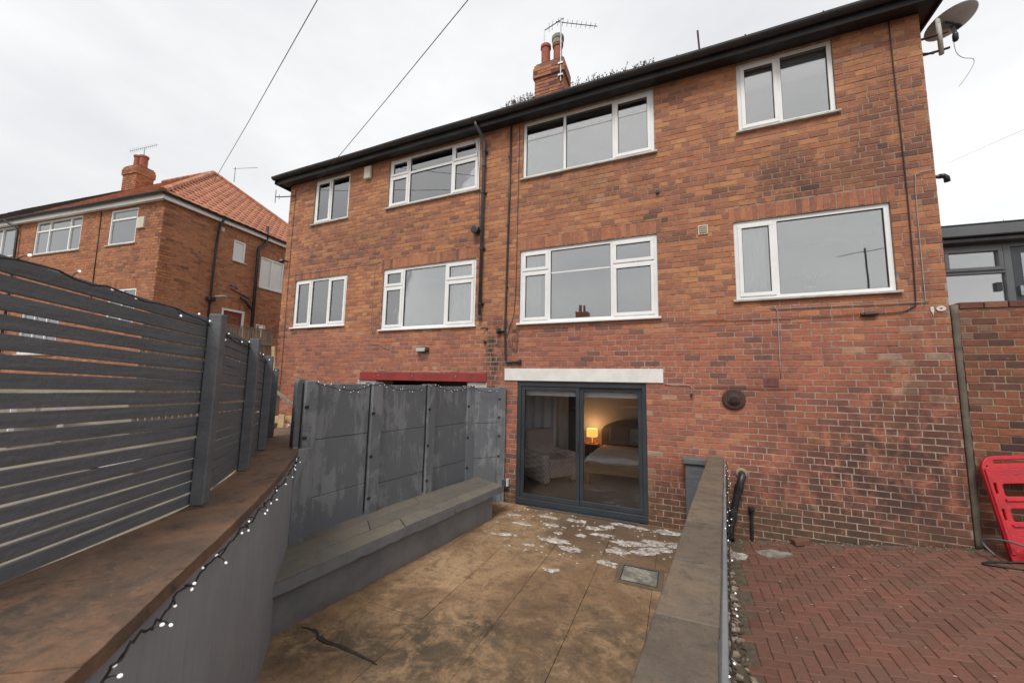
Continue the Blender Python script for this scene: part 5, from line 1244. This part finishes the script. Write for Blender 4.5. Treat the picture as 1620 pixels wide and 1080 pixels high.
# ------------------------------------------------------------------ debris strip, loose brick, scraps on the paving
rd = random.Random(21); db = MB(); lb = MB()
for k in range(520):
    y = -rd.uniform(.15, 5.6); x = rd.uniform(out(y)-.0, max(out(y)+.06, .47+.03*math.sin(y*3))); s = rd.uniform(.006, .028); c_ = Vector((x, y, gz(x)-.004+s*.4))
    ax = [Vector((rd.gauss(0, 1), rd.gauss(0, 1), rd.gauss(0, .4))).normalized()]; ax.append(ax[0].cross(Vector((0,0,1))).normalized()); ax.append(ax[0].cross(ax[1]))
    if rd.random() < .45: db.obox(c_, ax, (s, s*.8, s*.5))
    else:
        s *= 1.5; lb.quad(c_-ax[0]*s+Vector((0,0,.006)), c_+ax[1]*s*.5+Vector((0,0,rd.uniform(0, .02))), c_+ax[0]*s+Vector((0,0,.008)), c_-ax[1]*s*.5+Vector((0,0,rd.uniform(0, .012))))
stuff(db.build('rubble', 'pebble'), 'small stones and rubble in the strip beside the low wall', 'rubble')
stuff(lb.build('leaf_litter', 'litter'), 'dead leaves and litter in the strip beside the low wall', 'leaves')
lb2 = MB(); db2 = MB()
for k in range(420):
    x, y = rd.uniform(.7, 4.2), -rd.uniform(.03, 5.5)
    if rd.random() < .35: y = -abs(rd.gauss(0, .08))-.03
    s = rd.uniform(.002, .008); c_ = Vector((x, y, gz(x)+.003))
    if rd.random() < .7: lb2.obox(c_, ((1,0,0),(0,1,0),(0,0,1)), (s, s*.7, s*.5))
    else: s *= 2.2; lb2.quad(c_+Vector((-s, 0, .001)), c_+Vector((0, -s*.6, .006)), c_+Vector((s, 0, .003)), c_+Vector((0, s*.6, .008)))
stuff(lb2.build('paving_litter', 'pebble'), 'scattered grit and bits of leaf on the red block paving', 'grit')
for x, y, n_ in ((2.4, -.0, 90), (1.2, -.0, 50)):
    mb = MB()
    for k in range(n_*3):
        X, Y = x+rd.uniform(-.9, .9), -abs(rd.gauss(0, .025))-.012; h = rd.uniform(.008, .035); a = rd.uniform(0, 6.28); mb.quad((X, Y, gz(X)), (X+.006*math.cos(a), Y+.006*math.sin(a), gz(X)+.001), (X+.004*math.cos(a)+rd.uniform(-.01, .01), Y-.005, gz(X)+h))
    stuff(mb.build('moss_fringe', 'moss'), 'green moss fringe at the foot of the house wall %s' % ('by the dark boundary wall' if x > 2 else 'by the sloping black pipe'), 'moss')
ml = MB(); rd2 = random.Random(8)
for k in range(46):
    X, Y = rd2.uniform(.7, 3.2), -rd2.uniform(2.6, 5.0)
    for q in range(7): a = rd2.uniform(0, 6.28); l_ = rd2.uniform(.008, .025); ml.quad((X+q*.004, Y, gz(X)-.002), (X+q*.004+.003, Y+.001, gz(X)-.002), (X+q*.004+l_*math.cos(a), Y+l_*math.sin(a), gz(X)+l_))
stuff(ml.build('joint_weeds', 'grass'), 'tiny green weeds sprouting in the joints of the red paving', 'weeds')
tag(MB().obox((1.39, -.12, gz(1.39)+.036), (Vector((.9, .35, .12)).normalized(), Vector((-.35, .9, 0)).normalized(), Vector((-.1, -.04, 1)).normalized()), (.095, .05, .034)).build('loose_brick', 'paver', None, bevel=.006), 'loose red brick lying by the foot of the house wall', 'brick')
mp_ = [(1.02+.20*math.cos(t*.52)*(1+.2*math.sin(t*1.7)), -.48+.11*math.sin(t*.52)*(1+.25*math.cos(t*2.1))) for t in range(12)]
tag(MB().prism(mp_, [gz(p[0])-.01 for p in mp_], [gz(p[0])+.008 for p in mp_]).build('mortar_spill', 'cover'), 'grey patch of spilled mortar on the red paving', 'mortar')
wp_ = [(.62+.11*math.cos(t*.45)*(1+.25*math.sin(t*2.7)), -.62+.10*math.sin(t*.45)*(1+.2*math.cos(t*3.1))) for t in range(14)]
tag(MB().prism(wp_, [gz(p[0])-.005 for p in wp_], [gz(p[0])+.014 for p in wp_]).build('foam_splash', 'foam'), 'white splash of foam on the red paving next to the low wall', 'foam')
wst = MB()
for k in range(60):
    X, Y, Z_ = .60+rd.gauss(0, .05), -.33+rd.gauss(0, .07), -2.02+rd.random()*.5; s = rd.uniform(.008, .02); a = rd.uniform(0, 6.28)
    wst.quad((X, Y, Z_), (X+s*math.cos(a), Y+s*math.sin(a), Z_+s*.4), (X+2*s*math.cos(a), Y+2*s*math.sin(a), Z_), (X+s*math.cos(a), Y+s*math.sin(a)+.006, Z_-s*.4))
stuff(wst.build('wall_weed', 'grass'), 'weed growing between the low wall and the sloping black pipe', 'weed')

# ------------------------------------------------------------------ the neighbour's side: garden, timber scraps, board fence
gd = MB(); gx_ = [-90, -40, -14, -10, -7, -3.9]; gzz = [0, -.1, -.35, -1.25, -1.5, -1.5]
for (a, za), (b_, zb) in zip(zip(gx_, gzz), list(zip(gx_, gzz))[1:]): gd.quad((a, -40, za), (b_, -40, zb), (b_, 40, zb), (a, 40, za))
GM = plain('neighbour_soil_and_slabs', (.24, .20, .15), (.16, .14, .10), 1.5, .95, .5, 20, dirt=(.12, .13, .06), dsc=2.5, dlo=.5, dhi=.7)
gd = MB()
for (a, za), (b_, zb) in zip(zip(gx_, gzz), list(zip(gx_, gzz))[1:]):
    gd.quad((a, -40, za), (b_, -40, zb), (b_, -.02 if b_ > -9.4 else 40, zb), (a, -.02 if b_ > -9.4 else 40, za)) if True else None
struct(gd.build('garden_ground', GM))
bf = thing('board_fence', 'weathered vertical board fence between the slatted fence and the brick house', 'fence', (-9.4, -.9, -1.2))
for k in range(24):
    y = -.10-k*.108; h = 1.17+random.uniform(-.012, .012)+.01*(k % 3)
    MB().box(-9.46, -9.44, y-.043, y+.043, -1.25, h).build('board', 'timber', bf, bevel=.003)
for z in (-.6, .8): MB().box(-9.438, -9.39, -2.7, -.06, z, z+.07).build('rail', 'timber', bf)
MB().box(-9.475, -9.425, -2.7, -.06, 1.185, 1.205).build('capping', 'timber', bf)
tag(MB().beam((-7.32, -1.46, .62), (-7.27, -1.30, -1.5), .09, .022, (0,1,0)).build('upright_plank', 'new_wood'), 'pale raw plank standing upright behind the end of the slatted fence', 'plank')
tag(MB().beam((-7.30, -1.55, -.10), (-6.0, -1.58, -.72), .045, .045).build('leaning_batten', 'timber'), 'weathered batten sloping down toward the end of the panel wall', 'batten')
wf = thing('plank_frame', 'raw timber plank frame beyond the end of the brown coping', 'frame', (-6.8, -1.6, -1.5))
MB().beam((-7.3, -1.82, -.775), (-6.1, -1.33, -.735), .022, .13).build('cross_plank', 'new_wood', wf, bevel=.003); MB().box(-6.72, -6.57, -1.66, -1.635, -1.5, -.66).build('upright', 'new_wood', wf, bevel=.003); MB().box(-7.15, -7.0, -1.72, -1.69, -1.5, -.84).build('upright', 'new_wood', wf)
ol = thing('old_post_frame', 'grey weathered post with a short rail behind the slatted fence end', 'post', (-7.0, -1.5, -1.5))
MB().box(-7.06, -6.98, -1.56, -1.48, -1.5, -.14).build('post', 'timber', ol, bevel=.004); MB().box(-7.5, -7.0602, -1.55, -1.50, -.20, -.13).build('rail', 'white_plastic', ol); MB().box(-7.5, -7.0602, -1.56, -1.50, -.66, -.50).build('lower_rail', 'new_wood', ol)
wc = thing('white_trestle', 'white crossed trestle legs low down behind the plank frame', 'trestle', (-7.2, -1.35, -1.5))
for a, b_ in (((-7.42, -1.35, -1.45), (-7.08, -1.35, -.88)), ((-7.3, -1.25, -1.45), (-6.98, -1.25, -.9)), ((-7.02, -1.3, -1.45), (-7.36, -1.3, -.9))): MB().beam(a, b_, .035, .05).build('leg', 'white_plastic', wc)
# odds and ends seen through the slats
for k, (x, y, w_, h_, m_, lb_) in enumerate(((-8.6, -3.7, 1.3, .09, 'white_plastic', 'long white plastic board lying behind the left bay of the slatted fence'), (-6.0, -3.2, 1.5, .07, 'new_wood', 'raw plank on the ground behind the second bay of the slatted fence'), (-7.6, -3.0, 1.2, .07, 'timber', 'old plank on the ground behind the slatted fence'))):
    tag(MB().beam((x, y, -1.35+.06*k), (x+w_, y+.5, -1.30+.06*k), .16, h_).build('garden_plank', m_), lb_, 'plank')
tbl = thing('garden_table', 'white slatted garden table glimpsed through the near fence slats', 'table', (-10.6, -3.6, -1.0))
for k in range(6): MB().box(-11.3, -10.0, -4.0+k*.14, -3.88+k*.14, -.40, -.37).build('slat', 'white_plastic', tbl)
for x in (-11.2, -10.15):
    for y in (-3.9, -3.35): MB().box(x, x+.06, y, y+.06, -1.2, -.401).build('leg', 'white_plastic', tbl)

# ------------------------------------------------------------------ neighbouring house
nb = thing('neighbouring_house', 'orange brick house with red tiled hipped roof behind the fence at the left', 'house', (-17, 2.5, -.5))
th = R(7); NL = Vector((-math.cos(th), -math.sin(th), 0)); NB = Vector((-math.sin(th), math.cos(th), 0)); N0 = Vector((-13.494, -.864, 0)); NZ = 5.08
LW = [(1.11, 2.34, 3.88, 4.98), (3.72, 6.16, 3.89, 5.02), (7.30, 9.2, 3.95, 5.03), (.75, 1.95, 1.45, 2.5), (4.2, 6.2, .6, 2.1)]
RW = [(2.08, 2.50, 3.94, 4.66), (3.11, 4.09, 3.26, 4.41), (1.90, 2.68, .2, 2.27), (3.14, 3.52, 1.45, 1.92)]
nw = {}
for key, O_, U_, N_, L_, hs_ in (('L', N0, NL, -NB, 11.5, LW), ('R', N0, NB, -NL, 7.0, RW)):
    # U runs away from the corner; for the left face flip winding is irrelevant
    wbk = backing(0, L_, -1.6, NZ, [(*h, .10) for h in hs_], O_, U_, N_, .3, mat='mortar_far').build('wall', 'mortar_far', nb); nw[key] = wbk
    f_, c_ = lay(0, L_, -.9 if key == 'L' else -.6, NZ, hs_, 0, 6); mb = MB()
    sd_ = [(h[0]-.08, h[1]+.08, h[3]+.005, h[3]+.225) for h in hs_ if h[3] < 4.7]
    for r in f_+c_:
        rs = [r]
        for h in sd_: rs = [q for x in rs for q in sub_rect(x, h)]
        for q in rs:
            if q[1]-q[0] > .02 and q[3]-q[2] > .015: brick_into(mb, q, O_, U_, N_, .006)
    for h in sd_:
        k_ = h[0]
        while k_ < h[1]-.03: brick_into(mb, (k_+.005, min(k_+.073, h[1]), h[2], h[3]), O_, U_, N_, .006); k_ += .0785
    stuff(mb.build('brickwork', 'brick_far', wbk))
def nface(O_, U_, N_):
    def pb_(mb, u0, u1, d0_, d1_, z0, z1): mb.obox(O_+U_*((u0+u1)/2)+N_*((d0_+d1_)/2)+Vector((0,0,(z0+z1)/2)), (U_, N_, (0,0,1)), (abs(u1-u0)/2, abs(d1_-d0_)/2, (z1-z0)/2)); return mb
    return pb_
def nwin(pb_, h, mull, transom, blank=False):
    u0, u1, z0, z1 = h; fw = .05; m = MB(); pb_(m, u0, u1, -.07, -.01, z1-fw, z1); pb_(m, u0, u1, -.07, -.01, z0, z0+fw); pb_(m, u0, u0+fw, -.07, -.0105, z0+fw, z1-fw); pb_(m, u1-fw, u1, -.07, -.0105, z0+fw, z1-fw)
    for f in mull: u = u0+(u1-u0)*f; pb_(m, u-.025, u+.025, -.07, -.011, z0+fw, z1-fw)
    es = [u0+fw]+[u0+(u1-u0)*f for f in mull]+[u1-fw]
    for a, b_, t in zip(es, es[1:], transom):
        if t: z = z0+(z1-z0)*t; pb_(m, a+.027, b_-.027, -.07, -.0115, z-.025, z+.025)
    wi = m.build('window', 'upvc', nb)
    for a, b_ in zip(es, es[1:]): pb_(MB(), a-.01, b_+.01, -.05, -.044, z0+fw-.01, z1-fw+.01).build('pane', 'white_plastic' if blank else 'glass', wi)
    pb_(MB(), u0-.04, u1+.04, -.03, .05, z0-.035, z0-.003).build('sill', 'sill', wi)
    if not blank: pb_(MB(), u0-.1, u1+.1, -.45, -.44, z0-.1, z1+.05).build('blind', 'net', wi)
PL_ = nface(N0, NL, -NB); PR_ = nface(N0, NB, -NL)
nwin(PL_, LW[0], [], [.72]); nwin(PL_, LW[1], [.25, .7], [.7, .7, .7]); nwin(PL_, LW[2], [.45], [None, .0]); nwin(PL_, LW[3], [.5], [None, None]); nwin(PL_, LW[4], [.33, .66], [None]*3)
nwin(PR_, RW[0], [], [None], True); nwin(PR_, RW[1], [.48], [None, None], True); nwin(PR_, RW[3], [], [None])
dm = MB(); h = RW[2]; PR_(dm, h[0], h[0]+.07, -.07, 0, h[2], h[3]); PR_(dm, h[1]-.07, h[1], -.07, 0, h[2], h[3]); PR_(dm, h[0]+.0702, h[1]-.0702, -.07, 0, h[3]-.07, h[3]); nd = dm.build('door_frame', 'upvc', nb)
PR_(MB(), h[0]+.072, h[1]-.072, -.06, -.03, h[2], h[3]-.072).build('door', 'red_door', nd); PR_(MB(), h[0]+.17, h[1]-.17, -.03, -.02, 1.3, h[3]-.18).build('door_pane', 'glass', nd)
# small burglar alarm, vent, pipes
PL_(MB(), .72, 1.02, 0, .06, 4.28, 4.62).build('alarm_box', 'cream', nb, bevel=.01)
PR_(MB(), 1.62, 1.72, 0, .02, 4.78, 4.90).build('vent', 'cream', nb)
def npipe(O_, U_, N_, pts, r, mat, name='downpipe'): return MB().tube([O_+U_*u+N_*d+Vector((0,0,z)) for u, d, z in pts], r, 10).build(name, mat, nb, True)
npipe(N0, NB, -NL, [(1.52, .25, 5.1), (1.5, .08, 4.9), (1.47, .07, 4.0), (1.44, .07, -.8)], .035, 'black'); PR_(MB(), 1.34, 1.56, .02, .20, 2.38, 2.52).build('hopper', 'black', nb, bevel=.02)
sp_ = npipe(N0, NB, -NL, [(3.17, .10, 5.55), (3.17, .10, 4.95), (3.12, .10, 4.85), (2.93, .10, 4.66), (2.90, .10, 4.5), (2.91, .10, .0)], .055, 'black', 'soil_pipe')
npipe(N0, NB, -NL, [(2.90, .10, 2.35), (2.60, .10, 2.62), (2.45, .06, 2.75)], .05, 'black', 'soil_branch')
npipe(N0, NL, -NB, [(7.35, .3, 5.1), (7.2, .1, 4.95), (7.05, .08, 4.8), (6.95, .08, 3.0), (6.95, .08, 0)], .035, 'black'); npipe(N0, NL, -NB, [(2.80, .02, 5.0), (2.72, .02, 2.0)], .012, 'cable_blk', 'cable')
npipe(N0, NB, -NL, [(2.05, .05, 3.05), (2.12, .18, 3.02), (2.2, .2, 2.95)], .03, 'pipe_grey', 'floodlight'); npipe(N0, NB, -NL, [(2.1, .02, 2.95), (2.8, .02, 2.75)], .012, 'cable_blk', 'cable')
npipe(N0, NB, -NL, [(1.55, .15, 2.55), (1.75, .3, 2.6), (1.8, .3, 2.55)], .035, 'cable_gry', 'floodlight')
# roof
ov = .17; rise = 3.12; Wd = 7.0; zE = 5.20
def NPt(l, b_, z): return N0+NL*l+NB*b_+Vector((0,0,z))
c1, c2, c3, c4 = NPt(-ov, -ov, zE), NPt(-ov, Wd+ov, zE), NPt(16, Wd+ov, zE), NPt(16, -ov, zE); ap = NPt(Wd/2, Wd/2, zE+rise); ap2 = NPt(16, Wd/2, zE+rise)
rm_ = MB(); rm_.quad(c1, c4, ap2, ap); rm_.quad(c2, c1, ap); rm_.quad(c3, c2, ap, ap2); nr = rm_.build('roof', 'slate', nb)
def tiles(e0, e1, apexA, apexB, mat, tw_=.26, course=.27):      # overlapping tiles on a sloping face e0-e1 rising to apexA..apexB
    mb = MB(); u = (e1-e0); Lb = u.length; u.normalize(); nrm_ = u.cross(apexA-e0).normalized()
    if nrm_.z < 0: nrm_ = -nrm_
    up = nrm_.cross(u).normalized(); 
    if up.z < 0: up = -up
    Hs = (apexA-e0).dot(up); a0, b0 = (apexA-e0).dot(u), (apexB-e0).dot(u); nr_ = int(Hs/course)
    for r_ in range(nr_):
        h_ = r_*course; t = (h_+course*.5)/Hs; l0 = a0*t; l1 = Lb+(b0-Lb)*t; x = l0
        while x < l1-.02:
            w_ = min(tw_, l1-x); c_ = e0+u*(x+w_/2)+up*(h_+course*.5)+nrm_*(.02+random.uniform(-.003, .003))
            upt = (up+nrm_*-.0+nrm_*(-.06)).normalized(); mb.obox(c_, (u, upt, u.cross(upt)), (w_/2-.006, course*.55, .011))
            mb.obox(c_+nrm_*.016-u*(w_*.3), (u, upt, u.cross(upt)), (w_*.16, course*.55, .011)); x += tw_
    return mb
stuff(tiles(c1, c2, ap, ap, 'tile').build('roof_tiles', 'tile', nr)); stuff(tiles(c1, NPt(6.6, -ov, zE), ap, NPt(6.6, Wd/2, zE+rise), 'tile').build('roof_tiles', 'tile', nr)); stuff(tiles(NPt(6.65, -ov, zE), NPt(16, -ov, zE), NPt(6.65, Wd/2, zE+rise), ap2, 'slate').build('roof_tiles', 'slate', nr))
for a, b_ in ((c1, ap), (c2, ap), (ap, NPt(6.5, Wd/2, zE+rise))):
    L = (b_-a).length; k_ = int(L/.33)
    for q in range(k_): MB().tube([a.lerp(b_, q/k_)+Vector((0,0,.03)), a.lerp(b_, (q+.98)/k_)+Vector((0,0,.045))], [.10, .085], 8).build('ridge_tile', 'tile', nr)
PL_(MB(), -ov+.02, 16, ov-.06, ov-.03, zE-.17, zE-.02).build('fascia', 'upvc', nr); PR_(MB(), -ov+.05, Wd+ov, ov-.06, ov-.03, zE-.17, zE-.02).build('fascia', 'upvc', nr)
PL_(MB(), -.0, 16, .012, ov-.062, zE-.15, zE-.14).build('soffit', 'upvc', nr); PR_(MB(), 0, Wd, .012, ov-.062, zE-.15, zE-.14).build('soffit', 'upvc', nr)
half_gutter(NPt(-ov-.05, -ov-.03, zE-.0), NPt(16, -ov-.03, zE-.0), .06, 'black', nr, tuple(-NB)); half_gutter(NPt(-ov-.03, -ov-.05, zE), NPt(-ov-.03, Wd+ov, zE), .06, 'black', nr, tuple(-NL))
nc = NPt(7.0, 2.9, 0); chimney(nc.x, nc.y, .85, .6, 6.6, 8.66, tuple(-NL), tuple(NB), nb, 'brick_far', 'mortar_far', [(-.18, 0, .14, .62), (.20, 0, .15, .55)])
na = thing('neighbour_aerial', 'long television aerial above the chimney of the neighbouring house', 'aerial', (nc.x, nc.y, 8.6))
MB().tube([(nc.x+.2, nc.y, 8.5), (nc.x+.2, nc.y, 9.62)], .018, 8).build('mast', 'metal', na); yagi(na, (nc.x-.75, nc.y-.12, 9.62), (1, .12, .0), 1.75, 14, .10, 'metal', (0, 1, .35))
# small aerial on the hip
nh = thing('hip_aerial', 'small thin aerial standing on the hip of the red tiled roof', 'aerial', tuple(ap)); MB().tube([ap+Vector((.9, .3, -.4)), ap+Vector((.9, .3, .25))], .012, 6).build('mast', 'steel_dk', nh); MB().tube([ap+Vector((.75, .3, .22)), ap+Vector((2.0, .5, .1))], .008, 5).build('boom', 'steel_dk', nh)
# decking of pipes: overhead wires
tag(MB().tube([(-8.50, -.02, 4.86), (-6.48, -.86, 4.89), (-4.45, -1.71, 4.93), (-2.43, -2.56, 4.99), (.6, -3.83, 5.10)], .006, 5).build('overhead_wire', 'wire'), 'thin overhead wire rising from the top left window of the brick house', 'wire')
tag(MB().tube([(-15.6, 1.35, 7.25), (-10.3, -.7, 6.60), (-5.08, -2.75, 5.95), (-2.45, -3.77, 5.62)], .007, 5).build('overhead_wire', 'wire'), 'thin overhead wire rising from the neighbouring tiled roof', 'wire')
tag(MB().tube([(13.25, 20, 11.94), (10.17, 10.3, 8.26), (8.63, 5.45, 6.42)], .005, 5).build('overhead_wire', 'wire'), 'faint overhead wire in the sky right of the brick house', 'wire')

# ------------------------------------------------------------------ behind the camera: terrace and the house opposite (mirrored in the glass)
struct(MB().box(-4, 6, -14, -8.2, -2.4, -1.62).build('upper_terrace', 'coping_grey'))
oh = thing('opposite_house', 'brick house across the way whose chimney is mirrored in the window above the white lintel', 'house', (-6, -24, -1.6))
MB().box(-16, 4, -31, -24, -2, 3.4).build('wall', 'brick_far', oh)
r_ = MB(); r_.quad((-16.4, -23.6, 3.4), (4.4, -23.6, 3.4), (4.4, -27.5, 5.0), (-16.4, -27.5, 5.0)); r_.quad((4.4, -31.4, 3.4), (-16.4, -31.4, 3.4), (-16.4, -27.5, 5.0), (4.4, -27.5, 5.0)); r_.build('roof', 'slate', oh)
MB().box(-8.5, -7.4, -27.9, -27.1, 4.5, 6.5).build('chimney', 'brick_far', oh)
for x in (-8.2, -7.8): MB().lathe([(.13, 0), (.11, .6), (.13, .62)], (x, -27.5, 6.5), n=12).build('pot', 'pot', oh)
ma = thing('pole_aerial', 'television aerial on a pole mirrored in the large lower window nearest the painted number', 'aerial', (6.0, -10, -1.6))
MB().tube([(6.0, -10, -1.6), (6.0, -10, 4.85)], .03, 8).build('mast', 'steel_dk', ma); yagi(ma, (5.2, -10, 4.65), (1, 0, .12), 1.8, 12, .2, 'steel_dk', (0, .3, 1))
for pre, gname in (('net_curtain', 'pale curtains behind the house windows'), ('long_curtain', 'long curtains in the bedroom'), ('string_lights', 'strings of small white lights'), ('overhead_wire', 'overhead wires'), ('pillow', 'cushions on the bed'), ('garden_plank', 'planks behind the slatted fence'), ('blind_or_reflection', 'roller blinds')):
    for o in bpy.data.objects:
        if o.parent is None and o.name.split('.')[0] == pre: o['group'] = gname
